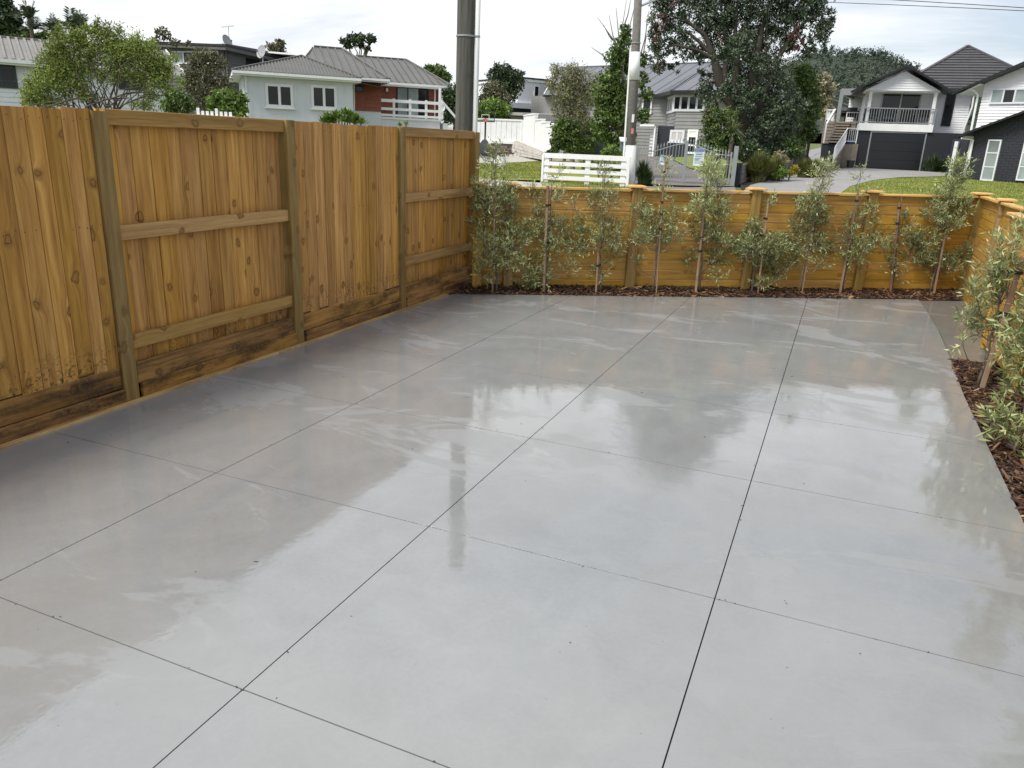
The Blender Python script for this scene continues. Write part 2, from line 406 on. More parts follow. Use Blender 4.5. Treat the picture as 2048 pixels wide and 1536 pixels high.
# ------------------------------------------------------------------ ground to the horizon
def ground_mat():
    k = NB('ground_cover'); p = k.pos(); f = k.noise(p, .35, 6, .65); g = k.noise(p, 9, 5, .7)
    c = k.ramp(f, [(.3, (.08,.11,.03)), (.5, (.12,.15,.04)), (.7, (.19,.18,.07))])
    c = k.mix(k.mr(g, .3, .7, 0, .5), c, (.07,.09,.03)); k.l(c, k.b.inputs['Base Color']); k.b.inputs['Roughness'].default_value = .95
    k.bump(g, .6, .05); return k.m
mb = MB(); rs = [0, 3, 6, 8, 9, 9.6, 10.2, 10.8, 11.4, 12, 13, 14.5, 16, 18, 20, 22, 24, 26, 28, 30, 33, 36, 40, 44, 48, 53, 58, 64, 72, 80, 95, 120, 160, 220, 300, 500, 900, 1800, 3500]
NA = 180
mb.v.append((0, 0, -.21))
for r in rs[1:]:
    for i in range(NA):
        a = 2*math.pi*i/NA; x, y = r*math.cos(a), r*math.sin(a); mb.v.append((x, y, gz(x, y)-.07))
for i in range(NA): mb.f.append((0, 1+i, 1+(i+1) % NA))
for j in range(len(rs)-2):
    for i in range(NA):
        a = 1+j*NA+i; b = 1+j*NA+(i+1) % NA; mb.f.append((a, a+NA, b+NA, b))
mb.build('ground', ground_mat(), smooth=True, kind='structure')

def sheet(name, pix, mat, off=.02, pts=None, cuts=5, kind='structure'):
    P = pts or [hit(x, y) for x, y in pix]
    bm = bmesh.new(); f = bm.faces.new([bm.verts.new((p.x, p.y, 0)) for p in P])
    bmesh.ops.triangulate(bm, faces=[f]); 
    for _ in range(2):
        bmesh.ops.subdivide_edges(bm, edges=[e for e in bm.edges if e.calc_length() > .6], cuts=cuts, use_grid_fill=True); cuts = 2
    bmesh.ops.triangulate(bm, faces=bm.faces)
    for v in bm.verts: v.co.z = gz(v.co.x, v.co.y)+off
    bmesh.ops.recalc_face_normals(bm, faces=bm.faces)
    if sum(f.normal.z for f in bm.faces) < 0: bmesh.ops.reverse_faces(bm, faces=bm.faces)
    me = bpy.data.meshes.new(name); bm.to_mesh(me); bm.free(); me.polygons.foreach_set('use_smooth', [True]*len(me.polygons))
    return link(name, me, mat, kind=kind)

# ------------------------------------------------------------------ the concrete yard: one panel per saw-cut bay
XE = [-3.885, -2.706, -1.482, -.223, 1.035]; YE = [-1.9, -.86, .32, 1.5, 2.68, 3.894, 5.085, 6.258, 7.422, 8.62, 9.80, 11.2]
FA = Vector((-3.85, 7.93, 0)); FD = Vector((.853, .521, 0)).normalized(); FN = Vector((-FD.y, FD.x, 0))   # board fence line
E0 = Vector((-3.885, 7.54, 0)); E1 = Vector((1.05, 10.52, 0)); ED = (E1-E0).normalized(); EN = Vector((-ED.y, ED.x, 0))
def clip(poly, p, n):
    out = []
    for i in range(len(poly)):
        a, b = poly[i], poly[(i+1) % len(poly)]; da, db = (a-p).dot(n), (b-p).dot(n)
        if da <= 0: out.append(a)
        if da*db < 0: out.append(a+(b-a)*(da/(da-db)))
    return out
def chamfer_panel(poly, top, bot, ch):
    n = len(poly); c = sum(poly, Vector())/n; ins = []
    for i, p in enumerate(poly):
        a = (poly[i-1]-p).normalized(); b = (poly[(i+1) % n]-p).normalized(); ins.append(p+(a+b)*ch)
    mbb = MB()
    mbb.v = [(p.x, p.y, top) for p in ins]+[(p.x, p.y, top-ch) for p in poly]+[(p.x, p.y, bot) for p in poly]
    mbb.f = [tuple(range(n))]+[(i, n+i, n+(i+1) % n, (i+1) % n) for i in range(n)]+[(n+i, 2*n+i, 2*n+(i+1) % n, n+(i+1) % n) for i in range(n)]
    return mbb
bow = lambda y: .05*math.sin(min(1, max(0, (y-6.5)/4))*math.pi)
slab_root = bpy.data.objects.new('concrete_yard', None); COL.objects.link(slab_root); slab_root['kind'] = 'structure'
J = .0024
for i in range(4):
    for j in range(len(YE)-1):
        x0, x1, y0, y1 = XE[i]+J*(i > 0), XE[i+1]-J*(i < 3), YE[j]+J, YE[j+1]-J
        poly = clip([Vector((x0, y0, 0)), Vector((x1, y0, 0)), Vector((x1, y1, 0)), Vector((x0, y1, 0))], E0, EN)
        if len(poly) < 3: continue
        if i == 3:                                       # bowed outer edge
            poly = [Vector((p.x+(bow(p.y) if p.x > .9 else 0), p.y, 0)) for p in poly]
        chamfer_panel(poly, 0, -.11, .00005).build('concrete_panel', MT['slab'], slab_root)
mb = MB().box(-3.95, 1.02, -2, 7.0, -.14, -.016); mb.prism([(-3.9, 7.0, -.14), (1.02, 7.0, -.14), (1.02, 10.4, -.14), (-3.8, 7.5, -.14)], (0, 0, .124))
mb.build('joint_filler', plain('joint_dark', (.02, .02, .02), .9), slab_root)
# darker path slab beyond the mulch
P = [Vector((1.043+bow(7.47), 7.47, 0)), Vector((3.2, 7.40, 0)), Vector((3.2, 11.6, 0)), Vector((1.62, 10.84, 0)), Vector((1.045, 10.5, 0)), Vector((1.045+bow(9.8), 9.8, 0)), Vector((1.045+bow(8.62), 8.62, 0))]
chamfer_panel(P, -.010, -.11, .00005).build('concrete_path', MT['slab2'], kind='structure')

# ------------------------------------------------------------------ timber pieces
def board(name, Lx, w, t, mat, parent, p, dx, dy, ch=.002, warp=0, mesh=None):
    "board of length Lx along dx, width w along dy, starting at p (corner at length 0, width centre, thickness centre)"
    dx = Vector(dx).normalized(); dy = Vector(dy).normalized(); dz = dx.cross(dy)
    if mesh is None:
        h, q = w/2, t/2
        sec = [(-h+ch, -q), (h-ch, -q), (h, -q+ch), (h, q-ch), (h-ch, q), (-h+ch, q), (-h, q-ch), (-h, -q+ch)]
        m = MB(); segs = [0, .33, .67, 1] if warp else [0, 1]
        for s in segs:
            o = warp*math.sin(s*math.pi)
            m.v += [(s*Lx, a, b+o) for a, b in sec]
        for i in range(len(segs)-1):
            for kk in range(8): m.f.append((i*8+kk, i*8+(kk+1) % 8, i*8+8+(kk+1) % 8, i*8+8+kk))
        m.f.append(tuple(range(8))[::-1]); m.f.append(tuple(range(len(segs)*8-8, len(segs)*8)))
        mesh = bpy.data.meshes.new(name); mesh.from_pydata(m.v, [], m.f); mesh.update(); mesh.materials.append(mat)
    o = bpy.data.objects.new(name, mesh); COL.objects.link(o); o.parent = parent
    R4 = Matrix((dx, dy, dz)).transposed().to_4x4(); R4.translation = Vector(p); o.matrix_local = R4
    return o
X, Y, Z = Vector((1, 0, 0)), Vector((0, 1, 0)), Vector((0, 0, 1))

# ------------------------------------------------------------------ tall paling fence
pf = thing('paling_fence', 'tall brown timber paling fence with panels facing alternate ways beside the concrete', 'fence', (-3.95, 0, 0))
FX = 0.0     # local x of the face plane
TOP = 1.745
posts = [-1.62, .02, 1.62, 3.265, 4.92, 6.555, 8.19]
for y in posts:
    tp = 1.728 if y < 4 else 1.745
    w = .10 if y < 8 else .11
    board('post', tp+.12, w, .10, MT['post'], pf, (FX-.028, y, -.12), Z, Y, .004)
def palings(bounds, front, z0, z1):
    for a, b in zip(bounds[:-1], bounds[1:]):
        dz = rnd.uniform(-.012, .012); g = rnd.choice([.0015, .002, .004, .006]); t = .017
        x = FX-t/2+rnd.uniform(-.002, .002) if front else FX-.058-t/2+rnd.uniform(-.002, .002)
        zz = z0+(rnd.uniform(-.014, .016) if front else 0)
        o = board('paling', z1+dz*.6-zz, (b-a)-g, t, MT['pal'], pf, (x, (a+b)/2, zz), Z+Y*rnd.uniform(-.002, .002), Y, .0015, warp=rnd.uniform(-.003, .003))
b0 = [-1.57+.128*i for i in range(12)]; palings([*b0, -.03], True, .235, TOP-.01)
b1 = [.075+.124*i for i in range(12)]; palings([*b1, 1.57], False, .15, TOP-.01)
palings([1.67, 1.80, 1.93, 2.04, 2.18, 2.32, 2.455, 2.585, 2.71, 2.83, 2.93, 3.035, 3.13, 3.212], True, .235, TOP-.012)
palings([3.30, 3.41, 3.52, 3.66, 3.80, 3.95, 4.06, 4.18, 4.31, 4.43, 4.58, 4.72, 4.86], False, .15, TOP-.006)
palings([4.972, 5.09, 5.215, 5.34, 5.46, 5.59, 5.72, 5.87, 5.99, 6.11, 6.23, 6.36, 6.50], True, .235, TOP-.004)
palings([6.60+.1285*i for i in range(13)], False, .15, TOP)
def rails(y0, y1, front, zs):
    for z in zs:
        x = FX-.024 if front else FX-.042
        board('rail', y1-y0, .088, .042, MT['rail'], pf, (x, y0, z), Y+Z*rnd.uniform(-.002, .004), Z, .003)
rails(3.318, 4.868, True, (.365, 1.04, 1.70)); rails(6.607, 8.135, True, (.465, 1.09, 1.71)); rails(.07, 1.568, True, (.365, 1.04, 1.70))
for a, b in ((-1.57, -.03), (1.67, 3.212), (4.972, 6.5)): rails(a, b, False, (.225, .40, 1.06, 1.68))  # lowest rail is added to block light under the palings
for a, b in ((-1.9, 1.62), (1.62, 4.92), (4.92, 8.19)): board('light_gap_blocker', b-a-.004, .40, .02, MT['kick'], pf, (FX-.094, a+.002, .09), Y, Z, .003)  # added dark boards that stop light leaking through gaps at the fence foot
for a, b, e in ((-1.57, -.03, 0), (.07, 1.57, 0), (1.67, 3.205, 1), (3.33, 4.868, 2), (4.985, 6.50, 1), (6.61, 8.135, 2)):
    board('kickboard', b-a, .138, .030, MT['kick'], pf, (FX-.012, a, .165), Y, Z, .003)
    c = rnd.uniform(.55, .85)
    y = a+.01
    if e == 1:
        board('kickboard', (b-a)*.86, .102, .024, MT['kick'], pf, (FX+.016, y, .045), Y, Z, .003)
        board('kickboard', (b-a)*.14-.01, .098, .024, MT['kick'], pf, (FX+.012, y+(b-a)*.86+.004, .042), Y, Z, .003)
    else: board('kickboard', b-a-.01, .106, .024, MT['kick'], pf, (FX+.016, y, .048), Y, Z, .003)
for a, b in ((-1.9, 1.7), (1.705, 4.6), (4.605, 7.45)):
    board('edge_batten', b-a, .036, .05, MT['strip'], pf, (FX+.044, a, -.012), Y, X, .002)
nb = MB()
for ys, zs in (([2.71, 2.83, 2.93, 3.035, 3.13, 3.212], (.36, 1.10, 1.675)), ([4.972, 5.09, 5.215, 5.34, 5.46, 5.59, 5.72, 5.87, 5.99, 6.11, 6.23, 6.36, 6.50], (.36, 1.06, 1.68)), ([1.67, 1.80, 1.93, 2.04, 2.18, 2.32, 2.455, 2.585, 2.71], (.36, 1.1, 1.675))):
    for a, b in zip(ys[:-1], ys[1:]):
        for z in zs:
            for q in (.22, .78):
                y = a+(b-a)*q+rnd.uniform(-.006, .006); zz = z+rnd.uniform(-.012, .012); r = .0032
                nb.prism([(FX-.0005, y+r*math.cos(t*math.pi/3), zz+r*math.sin(t*math.pi/3)) for t in range(6)], (.003, 0, 0))
nb.build('nail_heads', MT['nail'], pf, kind='stuff')

# ------------------------------------------------------------------ low board fence across the back
bf = thing('board_fence', 'low golden timber fence of horizontal boards with capped posts behind the row of olives', 'fence', FA, math.atan2(FD.y, FD.x))
def ztop(s): return 1.178+.0112*s
pst = [.065, .43, 1.90, 3.365, 4.86, 6.33]
for s in pst:
    zt = ztop(s)+.012
    board('post', zt+.14, .115, .115, MT['post'] if s > .1 else MT['back'], bf, (s, -.012, -.14), Z, X, .005)
    c = MB(); a, b, h = .095, .07, .026
    c.v = [(-a, -a, 0), (a, -a, 0), (a, a, 0), (-a, a, 0), (-a, -a, .014), (a, -a, .014), (a, a, .014), (-a, a, .014), (-b, -b, h), (b, -b, h), (b, b, h), (-b, b, h)]
    c.f = [(3, 2, 1, 0), (8, 9, 10, 11)]+[(i, (i+1) % 4, 4+(i+1) % 4, 4+i) for i in range(4)]+[(4+i, 4+(i+1) % 4, 8+(i+1) % 4, 8+i) for i in range(4)]
    c.build('post_cap', MT['cap'], bf, (s, -.012, zt+.001))
for a, b in zip(pst[:-1], pst[1:]):
    a += .060; b -= .060; n = 10
    tilt = Vector((1, 0, .0112))
    for i in range(n):
        zt = ztop(a)-.028-.1143*i
        board('fence_board', b-a, .1120, .022, MT['back'], bf, (a, 0+rnd.uniform(-.001, .001), zt-.057), tilt, Z, .008)
    board('fence_board', b-a, .07, .022, MT['back'], bf, (a, .002, ztop(a)-.028-1.143-.04), tilt, Z, .003)
    board('cap_rail', b-a-.002, .095, .024, MT['cap'], bf, (a+.001, -.012, ztop(a)-.014), tilt, Y, .003)
board('fence_batten', 6.2, .03, .02, MT['back'], bf, (.1, -.024, .035), X, Z, .002)

# side fence on the far side of the path, boards facing the yard
sf = thing('side_board_fence', 'golden board fence running along the path with one capped post', 'fence', (1.59, 0, 0))
ps2 = [11.19, 9.72, 8.2, 6.7, 5.2, 3.7, 2.2]
for y in ps2[1:]:
    board('post', 1.40, .11, .11, MT['post'], sf, (.0, y, -.14), Z, Y, .005)
    c = MB(); a, b, h = .09, .066, .026
    c.v = [(-a, -a, 0), (a, -a, 0), (a, a, 0), (-a, a, 0), (-a, -a, .014), (a, -a, .014), (a, a, .014), (-a, a, .014), (-b, -b, h), (b, -b, h), (b, b, h), (-b, b, h)]
    c.f = [(3, 2, 1, 0), (8, 9, 10, 11)]+[(i, (i+1) % 4, 4+(i+1) % 4, 4+i) for i in range(4)]+[(4+i, 4+(i+1) % 4, 8+(i+1) % 4, 8+i) for i in range(4)]
    c.build('post_cap', MT['cap'], sf, (0, y, 1.262))
for b, a in zip(ps2[:-1], ps2[1:]):
    a += .057; b -= .057
    for i in range(11):
        board('fence_board', b-a, .1125, .022, MT['back'], sf, (0, a, 1.165-.1143*i), Y, Z, .008)
    board('cap_rail', b-a-.002, .095, .024, MT['cap'], sf, (-.012, a+.001, 1.237), Y, X, .003)
gp = thing('fence_panel', 'short golden board panel with a sunlit-toned capping standing in front of the side fence', 'fence panel', (1.40, 0, 0))
board('stile', 1.2, .045, .06, MT['back'], gp, (0, 8.02, .01), Z, Y, .003)
board('stile', 1.2, .045, .06, MT['back'], gp, (0, 6.55, .01), Z, Y, .003)
for i in range(10): board('fence_board', 1.425, .1125, .022, MT['back'], gp, (-.01, 6.573, 1.145-.1143*i), Y, Z, .003)
board('cap_rail', 1.56, .10, .026, MT['cap'], gp, (-.01, 6.5, 1.224), Y, X, .003)

# ------------------------------------------------------------------ mulch beds
def poly_top(name, P, z, mat, **k):
    m = MB().prism([(p[0], p[1], z-.1) for p in P], (0, 0, .1)); return m.build(name, mat, kind='structure', **k)
bedA = [E0+ED*.0, E1+ED*.66, FA+FD*6.35, FA+FD*.0]
bedA = [Vector((-3.9, 7.535, 0)), E0+ED*6.3, Vector((1.6, 11.3, 0)), FA+FN*.05]
mbb = MB(); q0, q1 = E0+ED*-.05, E0+ED*6.3; r0, r1 = FA+FD*-.05+FN*.04, FA+FD*6.36+FN*.04
mbb.v = [(p.x, p.y, z) for p, z in ((q0, -.02), (q1, -.02), (r1, .055), (r0, .055), (q0, -.12), (q1, -.12), (r1, -.12), (r0, -.12))]; mbb.f = [(0, 1, 2, 3), (4, 7, 6, 5), (0, 4, 5, 1), (2, 6, 7, 3), (1, 5, 6, 2), (0, 3, 7, 4)]; mbb.build('garden_bed', MT['soil'], kind='structure')
bedz = lambda x, y: -.02+.075*min(1, max(0, (Vector((x, y, 0))-E0).dot(EN)/((FA+FN*.04-E0).dot(EN))))
bedB = [(1.045, -1.9), (1.6, -1.9), (1.6, 7.45), (1.06, 7.45)]
poly_top('garden_bed', bedB, -.022, MT['soil'])
def inpoly(x, y, P):
    c = False
    for i in range(len(P)):
        x1, y1 = P[i][0], P[i][1]; x2, y2 = P[i-1][0], P[i-1][1]
        if (y1 > y) != (y2 > y) and x < (x2-x1)*(y-y1)/(y2-y1)+x1: c = not c
    return c
mulch_mat = NB('bark_mulch'); ge = mulch_mat.n('ShaderNodeNewGeometry')
mulch_mat.l(mulch_mat.ramp(ge.outputs['Random Per Island'], [(0, (.016, .008, .005)), (.45, (.045, .022, .013)), (.75, (.10, .045, .022)), (.92, (.20, .10, .045)), (1, (.42, .27, .14))]), mulch_mat.b.inputs['Base Color'])
mulch_mat.b.inputs['Roughness'].default_value = .55; mulch_mat = mulch_mat.m
def mulch(name, P, n, z, ymin=-9, seed=1, lmax=.11, bump=.03):
    R = np.random.default_rng(seed); xs = [p[0] for p in P]; ys = [p[1] for p in P]; out = []
    mbx = MB()
    while n > 0:
        x = R.uniform(min(xs), max(xs)); y = R.uniform(max(min(ys), ymin), max(ys))
        if not inpoly(x, y, P): continue
        n -= 1
        ln = R.uniform(.018, .05) if R.random() < .85 else R.uniform(.05, lmax); w = ln*R.uniform(.12, .35); t = R.uniform(.002, .006)
        a = R.uniform(0, 6.283); el = R.normal(0, .28); ro = R.normal(0, .5)
        d = Vector((math.cos(a)*math.cos(el), math.sin(a)*math.cos(el), math.sin(el)))
        c = Vector((x, y, (z(x, y) if callable(z) else z)+R.uniform(0, bump)))
        side = Vector((-math.sin(a)*math.cos(ro), math.cos(a)*math.cos(ro), math.sin(ro))); nn = d.cross(side)
        p, q = c-d*ln/2, c+d*ln/2
        sd, tt = side*w/2, nn*t/2
        mbx.add([p-sd*.5-tt, p+sd-tt, q+sd*.6-tt, q-sd-tt, p-sd*.5+tt, p+sd+tt, q+sd*.6+tt, q-sd+tt], [(0, 1, 2, 3), (4, 7, 6, 5), (0, 4, 5, 1), (1, 5, 6, 2), (2, 6, 7, 3), (3, 7, 4, 0)])
    return mbx.build(name, mulch_mat, kind='stuff')
mulch('bark_mulch', [(p.x, p.y) for p in bedA], 11000, bedz, seed=2, bump=.028)
mulch('bark_mulch', [(1.04, 2.2), (1.57, 2.2), (1.57, 7.44), (1.055, 7.44)], 9000, -.02, seed=3, bump=.03)
# small leaves, twigs and grit lying on the wet slab
R = np.random.default_rng(11); litter = MB(); spots = []
def crumb(x, y, ln, w):
    a = R.uniform(0, 6.28); d = Vector((math.cos(a), math.sin(a), 0)); s = Vector((-d.y, d.x, 0)); c = Vector((x, y, .001)); h = R.uniform(.001, .004)
    litter.add([c-d*ln, c+s*w, c+d*ln, c-s*w, c+Vector((0, 0, h))], [(0, 1, 4), (1, 2, 4), (2, 3, 4), (3, 0, 4), (3, 2, 1, 0)])
for _ in range(75):
    x, y = R.uniform(-3.8, 1.0), R.uniform(1.0, 8.2)
    if (Vector((x, y, 0))-E0).dot(EN) > -.03: continue
    if R.random() < .75: crumb(x, y, R.uniform(.002, .006), R.uniform(.0015, .004))
    else: crumb(x, y, R.uniform(.006, .018), R.uniform(.0012, .003))
for xj in XE[1:4]:
    for _ in range(16):
        y = R.uniform(.9, 8); crumb(xj+R.normal(0, .006), y, R.uniform(.003, .009), R.uniform(.001, .003))
for yj in YE[3:8]:
    for _ in range(9): crumb(R.uniform(-3.8, 1), yj+R.normal(0, .006), R.uniform(.003, .009), R.uniform(.001, .003))
litter.build('leaf_litter', plain('litter', (.05, .035, .02), .7, .4, 40), kind='stuff')

# ------------------------------------------------------------------ foliage
def unit(a): return a/np.maximum(np.linalg.norm(a, axis=-1, keepdims=True), 1e-9)
def leaf_quads(p, d, nrm, ln, w):
    "rhombus leaves: base p, direction d, blade normal nrm"
    s = unit(np.cross(d, nrm)); ln = np.asarray(ln)[:, None]; w = np.asarray(w)[:, None]
    mid = p+d*ln*.45
    return np.stack([p, mid+s*w*.5, p+d*ln, mid-s*w*.5], 1)
def blobs_crown(R, blobs, n, size, ratio=.5, clump=.35, shell=.55, updir=.25, flat=0, per=14):
    "n leaves in clumps through ellipsoid blobs [(centre, (rx,ry,rz))]"
    vol = np.array([b[1][0]*b[1][2] for b in blobs]); vol = vol/vol.sum(); out = []
    for (c, r), v in zip(blobs, vol):
        m = max(1, int(n*v/per)); r = np.array(r)
        q = unit(R.normal(size=(m, 3))); rad = R.uniform(0, 1, (m, 1))**(1/3*shell*1.2)
        cc = np.array(c)+q*rad*r*R.uniform(.75, 1.12, (m, 1))
        k = np.repeat(np.arange(m), per)
        spread = clump*min(r)*R.uniform(.5, 1.3, (m, 1))
        p = cc[k]+R.normal(size=(m*per, 3))*spread[k]*.55
        o = unit(p-np.array(c)); nr = unit(o*.6+R.normal(size=o.shape)*.6+np.array([0, 0, updir]))
        d = unit(np.cross(nr, R.normal(size=o.shape))+o*.15)
        ln = size*R.uniform(.6, 1.3, len(p)); out.append(leaf_quads(p, d, nr, ln, ln*ratio))
    return np.concatenate(out)
def limbs(mb, R, root, targets, r0, droop=0, wob=.08, fork=.4, n=6):
    "tapered limbs from root to each target"
    root = Vector(root)
    for t in targets:
        t = Vector(t); dvec = t-root; ln = dvec.length; pts = []; k = 5
        for i in range(k+1):
            s = i/k; p = root+dvec*s
            if 0 < i < k: p += Vector(R.normal(size=3))*wob*ln*(.6)
            p.z += math.sin(s*math.pi)*ln*.10*(1-droop)
            pts.append(p)
        mb.tube(pts, [r0*(1-.8*i/k) for i in range(k+1)], n, cap=False)
    return mb

OL = leafmat('olive_leaf', [(0, (.11, .155, .045)), (.35, (.225, .28, .095)), (.62, (.35, .395, .17)), (.85, (.50, .53, .31)), (1, (.57, .60, .23))], .42, .22, .5)
bark_olive = plain('olive_bark', (.16, .13, .10), .85, .35, 30, bump=.5)
def olive(base_px, top_px, blobs_px, dens, label, stake=None, seed=1, leaf=.047, dep=None, ties=(.45, .75), name='olive_tree', lean_dep=0, zb=0.0):
    R = np.random.default_rng(seed); b = at_z(*base_px, zb); dp = b.dot(HF) if dep is None else dep
    if dep is not None: b = at(*base_px, dep)
    t = thing(name, label, 'olive tree', b, 0, 'young olive trees along the timber fences')
    loc = lambda p: np.array(p)-np.array(b)
    top = loc(at(*top_px, dp)); s = 1/ppm(dp); wood_mb = MB()
    k = 9; pts = [Vector(top*i/k+(R.normal(0, .010, 3) if 0 < i < k else 0)) for i in range(k+1)]
    rr = .011+.004*R.random(); wood_mb.tube(pts, [rr*(1.25 if i == 0 else 1)*(1-.82*i/k) for i in range(k+1)], 7)
    P, D = [], []
    for (x, y, rx, ry) in blobs_px:
        rx *= .80; ry *= .84; depth = rx*s*R.uniform(.6, 1.0); off = R.normal(0, .07)
        c = loc(at(x, y, dp+off)); ncell = max(4, int(dens*(rx*ry)/7.5))
        # branch from the stem up to the clump
        zst = max(.12, c[2]-R.uniform(.12, .3)); f = min(.98, max(.1, zst/max(top[2], .1))); st = Vector(top*f)
        cv = Vector(c); midp = (st+cv)/2+Vector((R.normal(0, .02), R.normal(0, .02), -.03))
        wood_mb.tube([st, midp, cv], [.0055, .004, .002], 5, cap=False)
        for _ in range(ncell):
            q = unit(R.normal(size=3))*R.uniform(.2, 1)**(1/2.2)
            p = c+(np.array(HR)*q[0]*rx*s+np.array(HF)*q[1]*depth+np.array([0, 0, 1])*q[2]*ry*s)
            d = unit(unit(q)*.75+np.array([0, 0, .75])+R.normal(0, .45, 3)); L_ = R.uniform(.07, .145)
            m = int(R.integers(7, 13)); wood_mb.tube([Vector(p-d*.03), Vector(p+d*L_*.5), Vector(p+d*L_)], [.0016, .0013, .0007], 3, cap=False)
            ss = np.linspace(.05, 1, m); pp = p+d*L_*ss[:, None]
            side = unit(np.cross(d, R.normal(size=(m, 3)))); dd = unit(side*.8+d*R.uniform(.5, 1.1, (m, 1))+R.normal(0, .15, (m, 3)))
            P.append(pp); D.append(dd)
    P = np.concatenate(P); D = np.concatenate(D); n = len(P)
    nr = unit(R.normal(size=(n, 3))+np.array([0, 0, .9])); ln = leaf*R.uniform(.65, 1.3, n)
    quads('crown', leaf_quads(P, D, nr, ln, ln*R.uniform(.16, .235, n)), OL, t)
    wood_mb.build('trunk', bark_olive, t, smooth=True)
    if stake:
        (x0, y0), (x1, y1), w = stake
        p = Vector(loc(at(x0, y0, dp-.05))); p.z = -.1; q = Vector(loc(at(x1, y1, dp-.05)))
        d = q-p; ln = d.length; o = board('stake', ln, w, w, MT['stake'], t, p, d, Y-d*(Y.dot(d)/d.length_squared), .003)
        for f in ties:
            tm = MB(); c = p+d*f; tm.tube([c-d.normalized()*.012, c+d.normalized()*.012], [w*.85]*2, 8)
            st = Vector(top*min(1, max(0, c.z/top[2]))); tm.bar(c, st, .012, .02) if (c-st).length < .25 else None
            tm.build('tie', MT['rubber'], t)
    return t
T1 = 'young grey-green olive tree '
olive((993,585),(990,288),[(985,330,18,30),(985,392,36,32),(965,432,22,46),(1012,420,28,45),(1032,482,26,38),(968,492,22,38),(1002,505,24,42),(966,545,16,22),(1042,530,14,24),(990,300,8,16),(1020,360,10,14),(955,380,12,20)],.85,T1+'in the corner beside the tall paling fence','s' and ((985,588),(991,362),.020),1,ties=(.55,.93))
olive((1093,585),(1104,345),[(1115,350,8,14),(1065,391,17,13),(1110,404,15,15),(1075,430,20,16),(1146,415,9,11),(1070,465,30,20),(1130,455,24,20),(1150,490,28,27),(1100,500,25,25),(1080,555,32,24),(1140,540,15,13),(1055,572,22,12),(1102,460,13,28),(1165,450,8,20),(1060,520,12,14)],.95,T1+'spilling onto the concrete, second from the paling fence',((1088,588),(1096,372),.028),2,ties=(.52,.84))
olive((1200,587),(1208,322),[(1205,345,13,17),(1190,405,17,19),(1222,405,15,17),(1200,440,20,14),(1226,470,26,25),(1200,480,15,20),(1195,545,13,11),(1226,508,20,19),(1172,460,14,13),(1212,380,8,10)],1.1,T1+'of thin open growth, third from the paling fence',((1192,588),(1200,455),.018),3,ties=(.5,))
olive((1306,588),(1330,330),[(1330,345,10,18),(1282,430,18,20),(1310,442,28,20),(1345,435,18,24),(1285,480,20,24),(1318,480,26,20),(1274,525,9,9),(1350,470,14,18),(1326,385,10,14)],1.1,T1+'with the tallest leaning stake, fourth from the paling fence',((1313,589),(1331,313),.016),4,ties=(.52,.62,.7,.9))
olive((1399,588),(1418,312),[(1420,342,17,24),(1425,375,20,20),(1400,420,24,20),(1440,425,20,24),(1385,450,20,14),(1420,470,34,20),(1380,520,16,15),(1430,515,20,24),(1452,490,11,14),(1437,552,9,11),(1412,395,14,14)],1.55,T1+'in front of the notice sign, fifth from the paling fence',((1391,590),(1412,385),.026),5,ties=(.48,.6,.95))
olive((1500,589),(1528,430),[(1540,408,8,12),(1505,460,18,20),(1500,500,32,28),(1540,500,34,30),(1510,545,28,20),(1555,540,22,22),(1475,500,14,16),(1525,568,14,8),(1570,490,16,18)],1.7,T1+'forming a low rounded bush, sixth from the paling fence',((1516,590),(1537,398),.020),6,ties=(.66,.82))
olive((1597,590),(1652,330),[(1650,342,20,18),(1638,372,14,12),(1620,415,26,24),(1640,440,20,24),(1600,450,20,20),(1615,490,38,24),(1650,500,20,16),(1590,520,20,13),(1640,530,9,13),(1632,395,12,14)],1.6,T1+'bending towards the driveway, seventh from the paling fence',((1603,590),(1627,455),.018),7,ties=(.75,.95))
olive((1686,590),(1722,345),[(1722,352,8,12),(1735,425,13,17),(1710,440,18,15),(1695,470,17,20),(1736,460,16,18),(1715,500,34,20),(1755,490,20,17),(1705,520,24,13),(1728,385,6,10)],1.1,T1+'with bare curved lower limbs, eighth from the paling fence',((1679,590),(1716,385),.026),8,ties=(.65,.93))
olive((1784,590),(1804,388),[(1794,406,6,8),(1806,440,13,12),(1770,465,20,15),(1815,470,17,15),(1775,500,27,20),(1830,500,18,22),(1785,535,15,11),(1840,520,13,10),(1800,560,6,8)],1.25,T1+'shorter than its neighbours, ninth from the paling fence',((1782,590),(1799,405),.024),9,ties=(.8,.95))
olive((1860,592),(1920,305),[(1918,340,17,24),(1910,370,24,18),(1885,400,27,20),(1920,420,20,20),(1870,430,24,18),(1900,450,28,18),(1850,480,24,20),(1860,520,24,20),(1900,530,20,18),(1930,510,18,20),(1870,550,18,12)],1.75,T1+'tallest and fullest of the row, standing next to the corner post',((1867,592),(1896,440),.026),10,ties=(.9,))
olive((1955,772),(2040,470),[(2036,470,18,18),(2012,500,24,20),(1977,540,24,20),(2022,542,24,24),(1952,590,24,24),(2002,600,34,24),(1938,640,24,24),(1977,662,34,24),(2022,652,24,20),(1925,690,12,10),(1990,570,26,20)],.52,'staked olive tree growing in the mulch bed beside the path slab',((1962,775),(2046,515),.034),21,leaf=.056,ties=(.62,.9))
olive((2052,850),(2066,640),[(2024,705,22,22),(2045,745,24,22),(2034,665,18,18),(2016,772,14,13),(2075,700,40,45),(2070,640,30,30),(2050,790,22,18)],.42,'olive sapling cut by the edge of the picture above bark mulch',None,22,leaf=.066)
